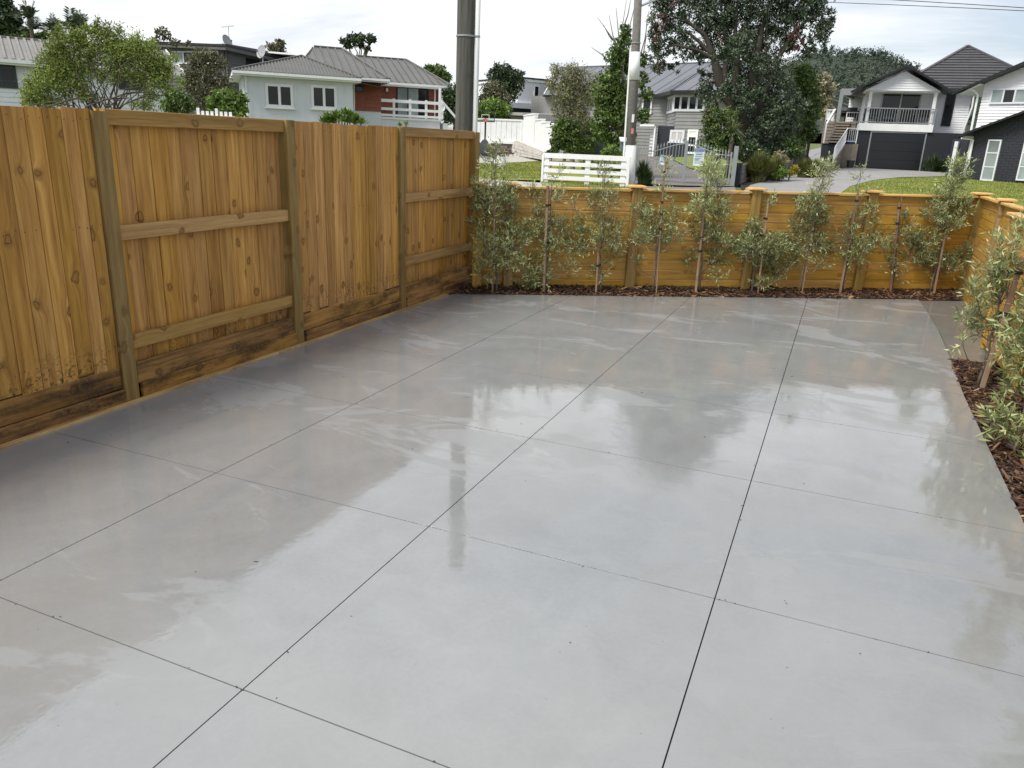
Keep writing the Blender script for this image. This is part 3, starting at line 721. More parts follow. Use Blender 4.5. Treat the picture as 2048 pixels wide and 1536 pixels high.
olive((2030,905),(2012,820),[(2000,832,20,13),(2022,858,28,18),(2032,895,14,13),(1985,850,8,8)],.5,'low sprawling olive plant lying over the bark mulch',None,23,leaf=.07,name='olive_shrub')
olive((2085,990),(2120,640),[(2125,690,40,60),(2120,780,45,60),(2125,870,36,40),(2140,600,34,50)],.13,'bushy olive in the mulch bed just out of view, mirrored in the wet slab',((2100,990),(2130,600),.03),24,leaf=.066)
olive((2200,1200),(2290,640),[(2290,700,60,80),(2280,820,66,80),(2270,950,60,70),(2300,600,46,60)],.12,'olive nearest the camera in the mulch bed, mirrored in the wet slab',((2215,1200),(2290,560),.03),25,leaf=.066)
# ------------------------------------------------------------------ more materials for the street
MT['white'] = plain('white_paint', (.82,.83,.83), .45, .05, 2, grime=.12)
MT['wwhite'] = plain('white_weatherboard', (.80,.81,.835), .5, .04, 2, grime=.1)
MT['palegrey'] = plain('pale_grey_cladding', (.675,.695,.745), .55, .04, 1.5, grime=.12)
MT['iron'] = plain('grey_iron_roof', (.115,.113,.108), .45, .10, 1.2, grime=.25)
MT['iron2'] = plain('blue_grey_iron_roof', (.13,.137,.155), .42, .08, 1.2, grime=.2)
MT['iron3'] = plain('weathered_iron_roof', (.22,.21,.195), .5, .12, 1.5, grime=.35)
MT['cedar'] = plain('red_stained_cedar', (.26,.075,.035), .6, .2, 4, grime=.2)
MT['dkgrey'] = plain('dark_grey_weatherboard', (.11,.105,.105), .6, .1, 2)
MT['midgrey'] = plain('shade_grey_weatherboard', (.235,.235,.235), .6, .06, 2, grime=.12)  # darkened so the even colour carries the shade on the grey house front
MT['tile'] = plain('dark_roof_tile', (.075,.074,.08), .5, .15, 2, grime=.25)
MT['black'] = plain('black_trim', (.010,.011,.013), .4, .1)
MT['navy'] = plain('dark_painted_block', (.021,.024,.034), .55, .12, 2)
MT['garage'] = plain('garage_door_steel', (.010,.012,.017), .3, .08)
MT['alu'] = plain('galvanised_steel', (.34,.36,.37), .42, .08, 4, metal=.55)
MT['green'] = plain('green_gable_paint', (.10,.34,.26), .55, .06)
MT['teal'] = plain('dark_green_paint', (.03,.05,.045), .5)
MT['sleeper'] = plain('grey_timber_sleeper', (.20,.185,.165), .8, .25, 6, grime=.3)
MT['deckwood'] = plain('weathered_deck_timber', (.25,.215,.175), .8, .2, 6, grime=.3)
MT['blockwall'] = plain('whitewashed_block', (.77,.79,.78), .7, .06, 2.5, grime=.2)
MT['stone'] = plain('pale_stone', (.55,.52,.48), .8, .2, 6, bump=.3)
MT['conc'] = plain('pale_concrete', (.42,.40,.36), .8, .08, 1.5, grime=.15)
MT['drive'] = plain('grey_concrete_drive', (.30,.295,.29), .6, .1, .6, grime=.15)
MT['asphalt'] = plain('asphalt', (.075,.07,.068), .8, .2, 3, bump=.3)
MT['chip'] = plain('old_chipseal', (.17,.155,.145), .85, .2, 1.2, bump=.3)
MT['dish'] = plain('dish_grey', (.30,.31,.32), .5, .06)
MT['pink'] = plain('faded_red_plastic', (.62,.22,.20), .5)
MT['cream'] = plain('drawn_blind', (.52,.50,.47), .7, .05)
MT['terr'] = plain('dark_plastic', (.03,.032,.036), .5)
MT['blue'] = plain('blue_glazed_pot', (.02,.04,.22), .35)
MT['slate'] = plain('slate_letterbox', (.12,.15,.18), .5)
def glass(name, col, rough=.06, spec=.4):
    k = NB(name); p = k.pos(); c = k.ramp(k.noise(p, .8, 3), [(.35, tuple(x*.6 for x in col)), (.65, tuple(x*1.3 for x in col))])
    k.l(c, k.b.inputs['Base Color']); k.b.inputs['Roughness'].default_value = rough; k.b.inputs['Specular IOR Level'].default_value = spec
    k.bump(k.noise(p, .9, 2), .02, .1); return k.m
MT['pane'] = glass('window_glass', (.012,.014,.016))
MT['pane2'] = glass('pale_window_glass', (.30,.36,.36), .08)
MT['opal'] = glass('obscure_glass', (.27,.32,.32), .2)
BARK = plain('bark', (.11,.09,.072), .9, .35, 9, bump=.6)
BARKG = plain('grey_bark', (.20,.18,.155), .9, .3, 9, bump=.5)

def grass_mat(name, dry, lush):
    k = NB(name); p = k.pos(); f = k.noise(p, .55, 5, .65); g = k.noise(p, 14, 5, .7); h = k.noise(k.mapped(p, (1, 2.6, 1)), .35, 3)
    c = k.ramp(k.math('ADD', k.math('MULTIPLY', f, .6), k.math('MULTIPLY', h, .4)), [(.36, lush), (.52, tuple((a+b)/2 for a, b in zip(lush, dry))), (.64, dry)])
    c = k.mix(k.mr(g, .35, .7, 0, .45), c, tuple(x*.5 for x in lush)); k.l(c, k.b.inputs['Base Color']); k.b.inputs['Roughness'].default_value = .9
    k.b.inputs['Specular IOR Level'].default_value = .15; k.bump(g, .8, .04); return k.m
MT['lawn'] = grass_mat('lawn_grass', (.40,.35,.11), (.165,.235,.04))
MT['lawn2'] = grass_mat('front_lawn_grass', (.36,.34,.115), (.175,.225,.05))
BLADE = leafmat('grass_blade', [(0, (.13,.19,.03)), (.6, (.24,.29,.06)), (1, (.42,.38,.13))], .6, .25, .2)

# ------------------------------------------------------------------ ground surfaces across the street
hp = lambda u, dep: CAM+HR*(u*dep)+HF*dep
def udrow(rows): return [Vector((p.x, p.y, 0)) for p in (hp(u, d) for u, d in rows)]
sheet('road', None, MT['asphalt'], .0, pts=udrow([(-1.3, 14.5), (.95, 14.5), (.95, 22.0), (.30, 22.5), (-.02, 22.8), (-1.3, 21.5)]))
sheet('footpath', None, MT['conc'], .04, pts=udrow([(-.6, 24.0), (.045, 24.0), (.055, 26.8), (-.06, 27.9), (-.6, 28.1)]))
sheet('verge_grass', [(1080,364),(1262,371),(1262,392),(1085,386)], grass_mat('verge', (.33,.29,.13), (.17,.19,.06)), .035)
sheet('lawn', [(900,357),(1092,362),(1094,321),(1040,325),(960,327),(900,328)], MT['lawn'], .03)
sheet('lawn', [(1090,362),(1258,371),(1262,352),(1200,330),(1094,318)], MT['lawn'], .03)
sheet('concrete_drive', [(880,329),(960,328),(1040,326),(1094,322),(1090,312),(1010,309),(960,305),(880,303)], MT['conc'], .045)
sheet('gate_driveway', [(1270,369),(1470,374),(1425,352),(1378,338),(1346,322),(1352,311),(1330,310),(1280,309),(1272,330)], MT['chip'], .03)
sheet('round_lawn', [(1347,321),(1378,337),(1425,351),(1470,352),(1470,330),(1425,312),(1392,309),(1358,311)], grass_mat('lush_lawn', (.30,.32,.08), (.18,.26,.045)), .05)
sheet('gravel_apron', [(1262,373),(1470,376),(1474,392),(1262,389)], plain('gravel', (.20,.19,.17), .9, .35, 14, bump=.6), .03)
sheet('driveway', [(1478,392),(1500,372),(1580,352),(1650,341),(1705,336),(1850,344),(1890,347),(1890,354),(1800,356),(1745,362),(1700,374),(1676,392)], MT['drive'], .035)
sheet('garden_soil', [(1488,385),(1470,352),(1470,335),(1560,318),(1622,312),(1645,342),(1585,352),(1510,371)], MT['soil'], .03)
sheet('uphill_path', [(1640,343),(1620,318),(1612,308),(1640,294),(1660,286),(1690,288),(1668,296),(1652,308),(1646,318),(1654,328),(1672,338)], MT['drive'], .06)
sheet('front_lawn', [(1676,395),(1700,375),(1745,363),(1800,357),(1890,355),(1960,363),(2048,368),(2200,380),(2200,440),(1990,425)], MT['lawn2'], .04)
def blades(name, P, n, h, seed, mat=BLADE):
    R = np.random.default_rng(seed); xs = [p.x for p in P]; ys = [p.y for p in P]; pts = []
    Q = [(p.x, p.y) for p in P]
    while len(pts) < n:
        x, y = R.uniform(min(xs), max(xs)), R.uniform(min(ys), max(ys))
        if inpoly(x, y, Q): pts.append((x, y, gz(x, y)+.02))
    p = np.array(pts); m = len(p); d = unit(R.normal(0, .45, (m, 3))*[1, 1, 0]+[0, 0, 1]); nr = unit(R.normal(size=(m, 3))*[1, 1, .2])
    quads(name, leaf_quads(p, d, nr, h*R.uniform(.5, 1.4, m), np.full(m, h*.35)), mat, kind='stuff')
blades('lawn_blades', [hit(x, y) for x, y in [(940,356),(1092,361),(1094,323),(1040,326),(950,328)]], 9000, .07, 1)
blades('lawn_blades', [hit(x, y) for x, y in [(1680,391),(1702,375),(1747,363),(1800,358),(1890,356),(1960,364),(2060,369),(2060,420),(1990,424)]], 16000, .07, 2)
blades('verge_blades', [hit(x, y) for x, y in [(1082,366),(1260,373),(1260,388),(1085,382)]], 3500, .06, 3)

# ------------------------------------------------------------------ facade frame: local X along the wall, Y into the building, Z up
class Facade:
    def __init__(s, name, label, cat, xl, dl, xr, dr, zb=None, group=None):
        a, b = base(xl, dl), base(xr, dr); s.o = a if zb is None else Vector((a.x, a.y, zb))
        s.dx = Vector((b.x-a.x, b.y-a.y, 0)).normalized(); s.dy = Vector((-s.dx.y, s.dx.x, 0))
        s.root = thing(name, label, cat, s.o, math.atan2(s.dx.y, s.dx.x), group)
    def p(s, x, y, off=0):
        "local (X, off, Z) where the ray through the pixel meets the wall plane moved off metres inwards"
        d = ray(x, y); q = s.o+s.dy*off; t = (q-CAM).dot(s.dy)/d.dot(s.dy); w = CAM+d*t-s.o
        return Vector((w.dot(s.dx), off, w.z))
    def x(s, x, y, off=0): return s.p(x, y, off).x
    def z(s, x, y, off=0): return s.p(x, y, off).z
    def part(s, name, mb, mat, **k): return mb.build(name, mat, s.root, **k)
def window(F, x0, x1, z0, z1, y, frame, pane, mull=(), fw=.07, proud=.05, sill=False, trans=(), name='window'):
    proud = max(proud, .08); m = MB(); yo = y-proud
    m.box(x0, x1, yo, y+.02, z0, z0+fw).box(x0, x1, yo, y+.02, z1-fw, z1).box(x0, x0+fw, yo, y+.02, z0+fw, z1-fw).box(x1-fw, x1, yo, y+.02, z0+fw, z1-fw)
    for k in mull: xm = x0+(x1-x0)*k; m.box(xm-fw*.5, xm+fw*.5, yo+.004, y+.018, z0+fw, z1-fw)
    for k in trans: zm = z0+(z1-z0)*k; m.box(x0+fw, x1-fw, yo+.008, y+.016, zm-fw*.4, zm+fw*.4)
    w = m.build(name, frame, F.root)
    if sill: MB().box(x0-.08, x1+.08, yo-.06, y+.01, z0-.07, z0-.002).build('sill', frame, w)
    e = [0, *mull, 1]; t = [0, *trans, 1]
    for i in range(len(e)-1):
        for j in range(len(t)-1):
            a, b = x0+(x1-x0)*e[i]+.03, x0+(x1-x0)*e[i+1]-.03; c, d = z0+(z1-z0)*t[j]+.03, z0+(z1-z0)*t[j+1]-.03
            mm = pane[(i+j) % len(pane)] if isinstance(pane, list) else pane
            MB().box(a, b, y-.056, y+.012, c, d).build('pane', mm, w)
    return w
def roofplane(F, name, poly, mat, spacing=None, rib=.03, th=.07, ribw=.05, across=False, ridge=None, capm=None):
    poly = [Vector(p) for p in poly]; n = Vector((0, 0, 0))
    for i in range(1, len(poly)-1): n += (poly[i]-poly[0]).cross(poly[i+1]-poly[0])
    n.normalize()
    if n.z < 0: n = -n
    m = MB().prism(poly, -n*th); r = F.part(name, m, mat)
    if spacing:
        hz = Vector((0, 0, 1)).cross(n).normalized(); up = n.cross(hz)
        MB().lines(poly, hz if across else up, spacing, ribw, rib, n).build('roof_ribs' if not across else 'tile_course', mat, r, kind='stuff')
    return r
def ridge(F, pts, mat, w=.16, name='ridge_cap'):
    m = MB()
    for a, b in zip(pts[:-1], pts[1:]): m.bar(Vector(a)+Vector((0, 0, .03)), Vector(b)+Vector((0, 0, .03)), w, .07)
    return F.part(name, m, mat)
def pipe(F, pts, r, mat, name='downpipe'): return F.part(name, MB().tube(pts, r, 6), mat, smooth=False)
def baluster_rail(F, name, a, b, h, mat, gap=.12, post=True, r=.018, top=.05, par=None):
    a, b = Vector(a), Vector(b); d = b-a; ln = d.length; up = Vector((0, 0, h)); rt = thing_part = None
    m = MB().bar(a+up, b+up, top, top).bar(a+Vector((0, 0, .1)), b+Vector((0, 0, .1)), .04, .04)
    rr = m.build(name, mat, par or F.root); n = max(2, int(ln/gap)); q = MB()
    for i in range(1, n): p = a+d*i/n; q.bar(p+Vector((0, 0, .12)), p+up-Vector((0, 0, .02)), r, r, (1, 0, 0))
    q.build('balusters', mat, rr, kind='stuff')
    if post:
        for p in (a, b): MB().bar(p, p+up*1.02, .06, .06, (1, 0, 0)).build('rail_post', mat, rr)
    return rr

# ================================================================== white bungalow with grey iron roofs
F = Facade('bungalow', 'pale grey bungalow with grey iron hip roofs, red cedar side and white deck rails', 'house', 490, 41, 706, 43)
zb = -1.0
x0, x1 = F.x(489, 200), F.x(706, 200); ze = F.z(560, 150)
F.part('wall', MB().box(x0, x1, 0, 6.5, zb, ze+.1), MT['palegrey'])
b_ = MB()
for px_ in (520, 596, 612, 660): xx = F.x(px_, 200); b_.box(xx-.02, xx+.02, -.012, .0, zb, ze)
F.part('cover_batten', b_, MT['palegrey'], kind='stuff')
for (a, b, c, d) in ((531,586,168,215), (622,673,171,218)):
    window(F, F.x(a, 190), F.x(b, 190), F.z((a+b)/2, d), F.z((a+b)/2, c), 0, MT['white'], MT['pane'], (.5,), .13, .07, True)
eo = -.55
eL, eR = F.p(464, 140, eo), F.p(722, 156, eo); zE = (eL.z+eR.z)/2; eL.z = eR.z = zE
pk = F.p(603, 112, 2.3); pb = Vector((pk.x, 7, pk.z))
eLb, eRb = Vector((eL.x, 7, zE)), Vector((eR.x, 7, zE))
roofplane(F, 'roof', [eL, eR, pk], MT['iron'], .17, .04, ribw=.075); roofplane(F, 'roof', [eR, eRb, pb, pk], MT['iron'], .17, .04, ribw=.075); roofplane(F, 'roof', [eL, pk, pb, eLb], MT['iron'], .17, .04, ribw=.075)
ridge(F, [eL, pk, eR], MT['iron']); ridge(F, [pk, pb], MT['iron'])
F.part('fascia', MB().box(eL.x, eR.x, eo, eo+.03, zE-.22, zE-.04).box(eL.x, eR.x, eo-.11, eo-.002, zE-.14, zE-.02).box(eL.x, eL.x+.03, eo+.032, 6.9, zE-.22, zE-.05).box(eR.x-.03, eR.x, eo+.032, 6.9, zE-.22, zE-.05), MT['white'])
F.part('soffit', MB().box(eL.x+.04, eR.x-.04, eo+.04, 6.8, zE-.20, zE-.17), MT['white'])
pipe(F, [(x0+.12, -.1, zE-.2), (x0+.12, -.09, zb)], .045, MT['white'])
# middle and rear roofs
rl, rr_ = F.p(628, 93, 5.5), F.p(683, 97, 5.5); rr_.z = rl.z; el, er = F.p(600, 152, 1.2), F.p(779, 158, 1.2); el.z = er.z
roofplane(F, 'roof', [el, er, rr_, rl], MT['iron'], .42, .06, ribw=.07); erb = Vector((er.x, 11, er.z)); elb = Vector((el.x, 11, er.z))
roofplane(F, 'roof', [er, erb, rr_], MT['iron'], .42, .06, ribw=.07); roofplane(F, 'roof', [el, rl, elb], MT['iron'], .42, .06, ribw=.07)
ridge(F, [rl, rr_, er], MT['iron'])
F.part('fascia', MB().box(eR.x+.3, er.x, 1.2, 1.24, er.z-.22, er.z-.04).box(er.x-.03, er.x, 1.24, 3.5, er.z-.22, er.z-.05).box(eR.x+.3, er.x, 1.09, 1.196, er.z-.14, er.z-.03), MT['white'])
cl, c2 = F.p(712, 112, 7.5), F.p(812, 117, 7.5); c2.z = cl.z; dl, dr = F.p(736, 164, 3.2), F.p(903, 172, 3.2); dl.z = dr.z
roofplane(F, 'roof', [dl, dr, c2, cl], MT['iron'], .42, .06, ribw=.07); drb = Vector((dr.x, 12, dr.z)); roofplane(F, 'roof', [dr, drb, c2], MT['iron'], .42, .06, ribw=.07); roofplane(F, 'roof', [dl, cl, Vector((dl.x, 12, dl.z))], MT['iron'])
ridge(F, [cl, c2, dr], MT['iron'])
F.part('fascia', MB().box(er.x-.2, dr.x, 3.2, 3.24, dr.z-.22, dr.z-.04).box(er.x-.1, dr.x, 3.09, 3.196, dr.z-.14, dr.z-.02).box(dr.x-.03, dr.x, 3.24, 8, dr.z-.22, dr.z-.05), MT['white'])
F.part('soffit', MB().box(er.x-.4, dr.x-.04, 3.25, 4.2, dr.z-.2, dr.z-.17), MT['white'])
# cedar walls
zc = F.z(735, 222, 1.8)
wa, wb = x1+.02, F.x(762, 200, 1.8); wl = MB(); wl.laps([(wa, 1.8, zc), (wb, 1.8, zc), (wb, 1.8, er.z-.1), (wa, 1.8, er.z-.1)], .2, .036, (0, -1, 0)); wl.box(wa, wb, 1.805, 6, zc, er.z-.06)
F.part('cedar_wall', wl, MT['cedar'])
F.part('wall', MB().box(wa, wb, 1.84, 6, zb, zc-.004), MT['palegrey'])
wc, wd = wb, F.x(883, 200, 4.0); zd = F.z(820, 238, 4.0); wl = MB(); wl.laps([(wc, 4, zd), (wd, 4, zd), (wd, 4, dr.z-.1), (wc, 4, dr.z-.1)], .2, .036, (0, -1, 0)); wl.box(wc-.5, wd, 4.005, 9, zd, dr.z-.06)
F.part('cedar_wall', wl, MT['cedar'])
F.part('wall', MB().box(wc, wd, 4.03, 9, zb, zd-.004), MT['palegrey'])
window(F, F.x(793, 200, 4), F.x(857, 200, 4), F.z(825, 233, 4), F.z(825, 175, 4), 3.98, MT['black'], [MT['pane2'], MT['pane2'], MT['pane']], (.34, .68), .06, .05, name='sliding_door')
window(F, F.x(711, 180, 1.8), F.x(727, 180, 1.8), F.z(720, 184, 1.8), F.z(720, 172, 1.8), 1.78, MT['black'], MT['pane'], (), .05, .04)
F.part('canopy', MB().prism([F.p(703, 163, .5), F.p(766, 176, .5), F.p(766, 176, 1.75), F.p(703, 163, 1.75)], (0, 0, .05)), MT['black'])
pipe(F, [F.p(708, 170, 1.7), F.p(708, 240, 1.7)], .05, MT['white'])
# deck
dz = F.z(820, 236, 2.0); dx0, dx1 = F.x(755, 236, 2.0), F.x(884, 240, 2.0)
F.part('deck', MB().box(dx0, dx1, 2.0, 3.95, dz-.12, dz), MT['white'])
F.part('deck_base', MB().box(dx0+.1, dx1-.1, 2.08, 3.9, zb, dz-.124), MT['palegrey'])
for k in range(5):
    xx = dx0+(dx1-dx0)*k/4; F.part('deck_post', MB().box(xx-.06, xx+.06, 1.96, 2.08, dz, dz+1.0), MT['white'])
for k, (h, t) in enumerate(((.95, .16), (.5, .14), (.16, .12))): F.part('deck_rail', MB().box(dx0-.06, dx1+.06, 1.93, 1.957, dz+h-t, dz+h), MT['white'])
F.part('porch_post', MB().box(dx0-.1, dx0+.02, 1.95, 2.07, zb, er.z-.2), MT['white']); F.part('porch_post', MB().box(dx1-.1, dx1+.02, 2.3, 2.42, dz, dr.z-.2), MT['white'])
st = MB()
for i in range(7): st.box(dx1+.1+.28*i, dx1+.38+.28*i, 2.1, 3.2, zb, dz-.2-i*.2)
F.part('steps', st, MT['white']); F.part('stair_rail', MB().bar((dx1+.05, 2.05, dz+.95), (dx1+1.6, 2.05, dz-.6), .08, .12).bar((dx1+.9, 2.05, dz-1.0), (dx1+.9, 2.05, dz+.1), .08, .08, (1, 0, 0)), MT['white'])
pipe(F, [(F.x(870, 180, 3.9), 3.9, dr.z-.2), (F.x(870, 180, 3.9), 3.9, dz)], .045, MT['white'])
F.part('wall_lamp', MB().box(F.x(774, 180, 3.9)-.06, F.x(774, 180, 3.9)+.06, 3.86, 3.97, F.z(774, 183, 3.9), F.z(774, 176, 3.9)), MT['white'])

def dish(F_or_none, c, r, nrm, foot, label, dep):
    t = thing('satellite_dish', label, 'satellite dish', foot); c = Vector(c)-Vector(foot); n = Vector(nrm).normalized(); a = n.cross(Z).normalized(); b = n.cross(a)
    m = MB(); K = 18; RR = 4
    m.v.append(tuple(c-n*.12*r))
    for j in range(1, RR+1):
        for i in range(K):
            q = j/RR; th = 2*math.pi*i/K; m.v.append(tuple(c-n*.12*r*(1-q*q)+(a*.86*math.cos(th)+b*math.sin(th))*r*q))
    m.f += [(0, 1+i, 1+(i+1) % K) for i in range(K)]
    for j in range(RR-1): m.f += [(1+j*K+i, 1+(j+1)*K+i, 1+(j+1)*K+(i+1) % K, 1+j*K+(i+1) % K) for i in range(K)]
    m.build('reflector', MT['dish'], t, smooth=True)
    MB().tube([c-n*.14*r, c-n*.3*r-Vector((0, 0, r*.5)), (0, 0, 0)], .035, 6).tube([c-b*r*.0+Vector((0, 0, -r))*.9, c+n*r*.75-Vector((0, 0, .25*r))], .014, 5).build('mast', MT['alu'], t)
    MB().tube([c+n*r*.75-Vector((0, 0, .25*r)), c+n*r*.88-Vector((0, 0, .2*r))], .05, 8).build('feed_horn', MT['terr'], t)
dish(F, at(522, 103, 45.5), .37, -HF+Z*.35-HR*.5, at(526, 126, 45.5), 'grey satellite dish on the roof edge of the pale bungalow', 45)

# ================================================================== white cottage with green gable, far along the street
F = Facade('cottage', 'white weatherboard house with striped iron roof and green gable behind the big shrub', 'house', 0, 33, 330, 36.5)
xa, xb = -9, F.x(338, 150); ze = F.z(60, 124)
zb = -.8
wl = MB().laps([(xa, 0, zb), (xb, 0, zb), (xb, 0, ze+.1), (xa, 0, ze+.1)], .19, .034, (0, -1, 0)).box(xa, xb, .004, 7, zb, ze+.1)
F.part('weatherboards', wl, MT['wwhite'])
e0, e1 = Vector((xa-.3, -.5, ze)), F.p(300, 127, -.5); e1.z = ze; e1.x = xb+.55; rz = F.z(90, 82, 3.5)
roofplane(F, 'roof', [e0, e1, (xb+.55, 3.5, rz), (xa-.3, 3.5, rz)], MT['iron3'], .30, .07, ribw=.10); roofplane(F, 'roof', [(xa-.3, 7.5, ze), (xb+.55, 7.5, ze), (xb+.55, 3.5, rz), (xa-.3, 3.5, rz)], MT['iron3'])
ridge(F, [(xa, 3.5, rz), (xb+.55, 3.5, rz)], MT['iron3'])
F.part('gutter', MB().box(xa-.3, xb+.5, -.62, -.505, ze-.12, ze+.01).box(xa-.3, xb+.5, -.5, -.47, ze-.2, ze-.08), MT['white'])
g = MB().prism([(xb, .0, ze+.0), (xb, 7, ze), (xb, 3.5, rz-.1)], (.03, 0, 0)); F.part('gable', g, MT['green'])
F.part('barge_board', MB().bar((xb+.57, -.6, ze-.1), (xb+.57, 3.5, rz), .04, .24).bar((xb+.57, 7.6, ze-.1), (xb+.57, 3.5, rz), .04, .24), MT['white'])
F.part('gable_soffit', MB().prism([(xb+.04, -.45, ze-.12), (xb+.54, -.45, ze-.12), (xb+.54, 3.5, rz-.14), (xb+.04, 3.5, rz-.14)], (0, .02, -.02)).prism([(xb+.04, 7.45, ze-.12), (xb+.54, 7.45, ze-.12), (xb+.54, 3.5, rz-.14), (xb+.04, 3.5, rz-.14)], (0, -.02, -.02)), MT['green'])
window(F, F.x(-40, 150), F.x(33, 150), F.z(10, 176), F.z(10, 128), 0, MT['teal'], MT['pane'], (.55,), .08, .06, trans=(.3,))
window(F, F.x(70, 150), F.x(128, 150), F.z(90, 176), F.z(90, 128), 0, MT['teal'], MT['pane'], (.5,), .08, .06)
F.part('base_board', MB().box(xa, xb, .03, 6.9, zb-1.5, zb-.004), MT['teal'])
window(F, F.x(235, 150), F.x(290, 150), F.z(260, 180), F.z(260, 135), 0, MT['teal'], MT['pane'], (.5,), .08, .06)

# ================================================================== dark grey two-storey house behind
F = Facade('dark_grey_house', 'dark grey weatherboard house with flat black roof line behind the white cottage', 'house', 255, 62, 456, 58)
xa, xb = F.x(262, 120), F.x(455, 120); z0, z1 = -1.5, F.z(400, 88)
wl = MB().laps([(xa, 0, z0), (xb, 0, z0), (xb, 0, z1), (xa, 0, z1)], .21, .036, (0, -1, 0)).box(xa, xb, .004, 8, z0, z1)
wl.laps([(xb+.004, 0, z0), (xb+.004, 8, z0), (xb+.004, 8, z1-.4), (xb+.004, 0, z1-.1)], .21, .036, (1, 0, 0)); F.part('weatherboards', wl, MT['dkgrey'])
zl, zr = F.z(258, 79, -.6), F.z(460, 90, -.6)
roofplane(F, 'roof', [(xa-.4, -.6, zl), (xb+.5, -.6, zr+.05), (xb+.5, 9, zr-.3), (xa-.4, 9, zl-.3)], MT['black'], th=.16)
F.part('fascia', MB().bar((xa-.4, -.63, zl-.28), (xb+.5, -.63, zr-.24), .03, .16).bar((xb+.52, -.6, zr-.22), (xb+.52, 9, zr-.6), .03, .2), MT['dkgrey'])
window(F, F.x(345, 110), F.x(438, 110), F.z(390, 128), F.z(390, 102), 0, MT['palegrey'], [MT['pane2'], MT['pane'], MT['pane']], (.25, .62), .1, .05)
m = MB(); m.box(xb+.01, xb+.06, 1.8, 3.2, F.z(462, 130), F.z(462, 110)); F.part('side_window', m, MT['pane'])
pipe(F, [(xb-.25, -.07, z1), (xb-.25, -.07, z0)], .05, MT['dkgrey'])
F.part('lean_to', MB().box(xb, xb+5, 4.5, 9, z0, F.z(500, 130, 6)), MT['dkgrey']); F.part('lean_to_roof', MB().prism([(xb, 4.2, F.z(480, 112, 6)), (xb+5.4, 4.2, F.z(510, 122, 6)), (xb+5.4, 9, F.z(510, 122, 6)), (xb, 9, F.z(480, 112, 6))], (0, 0, .12)), MT['white'])
dish(F, at(455, 83, 58.3), .5, -HF*.4+HR*.9+Z*.4, at(458, 90, 58.3), 'small satellite dish with an aerial on the dark grey house', 58)
an = MB(); a0 = at(459, 90, 58.6); an.tube([a0, a0+Z*1.2], .02, 5); an.bar(a0+Z*1.15-HR*.5, a0+Z*1.25+HR*.4, .02, .02)
for i in range(6): q = a0+Z*(1.15+.018*i)+HR*(-.45+.16*i); an.bar(q-HF*.25-Z*.1, q+HF*.25+Z*.12, .015, .015)
tag(an.build('tv_aerial', MT['alu']), 'thin television aerial rising beside the small dish', 'aerial')
an = MB(); a0 = at(252, 98, 58); an.tube([a0-Z*1.5, a0+Z*1.2], .03, 5); tag(an.build('chimney_pipe', MT['alu']), 'thin flue pipe at the end of the dark grey house roof', 'flue pipe')

# ================================================================== modern white house in the middle distance
F = Facade('modern_house', 'modern white box house with one tall narrow window and thin dark roof edge', 'house', 1035, 74, 1100, 76)
xa, xb = F.x(1036, 190), F.x(1150, 190); zt = F.z(1060, 164); zm = F.z(1060, 207)
wl = MB().box(xa, xb, 0, 8, zm, zt); F.part('upper_wall', wl, MT['wwhite'])
F.part('parapet', MB().box(xa-.15, xb, -.15, 8.4, zt+.004, zt+.22), MT['white']); F.part('roof_edge', MB().box(xa-.2, xb, -.2, 8.4, zt+.224, zt+.36), MT['black'])
window(F, F.x(1068, 185), F.x(1077, 185), F.z(1072, 203), F.z(1072, 172), 0, MT['wwhite'], MT['pane'], (), .05, .05)
z2 = F.z(1060, 218)
F.part('band', MB().box(xa-1.2, xb, -.25, 8, z2, zm-.004), MT['palegrey']); F.part('lower_wall', MB().box(xa-.9, xb, .1, 8, z2-3.2, z2-.004), MT['navy'])
window(F, F.x(1066, 222), F.x(1102, 222), z2-.95, z2-.05, .1, MT['palegrey'], MT['pane'], (.4, .75), .12, .06)
# low flat roofed garage in front of it
F = Facade('flat_garage', 'low garage with a pale flat roof and doorway painted shade-black behind the stepped white wall', 'garage', 1020, 63, 1130, 63)
zr = F.z(1060, 228); xa, xb = F.x(1022, 235), F.x(1140, 235)
F.part('roof', MB().box(xa-1.0, xb+2, -.6, 6, zr-.16, zr+.06), MT['cream'])
F.part('fascia', MB().box(F.x(1046, 232), xb+2, -.66, -.604, zr-.55, zr+.0), MT['midgrey'])
bl = MB(); xw = F.x(1046, 240)
for j in range(8):
    for i in range(6): a = xa+(xw-xa)*i/6+(.08 if j % 2 else 0); bl.box(a, a+(xw-xa)/6-.02, -.03, .0, zr-.2-.24*(j+1)+.015, zr-.2-.24*j)
F.part('block_course', bl, MT['cream'], kind='stuff'); F.part('wall', MB().box(xa, xw, .004, 5, zr-3, zr-.17), MT['midgrey'])
F.part('opening_shade_block', MB().box(xw+.02, xb+2, .6, 5, zr-3, zr-.17), MT['black'])  # solid black block painted in for the shade inside the doorway

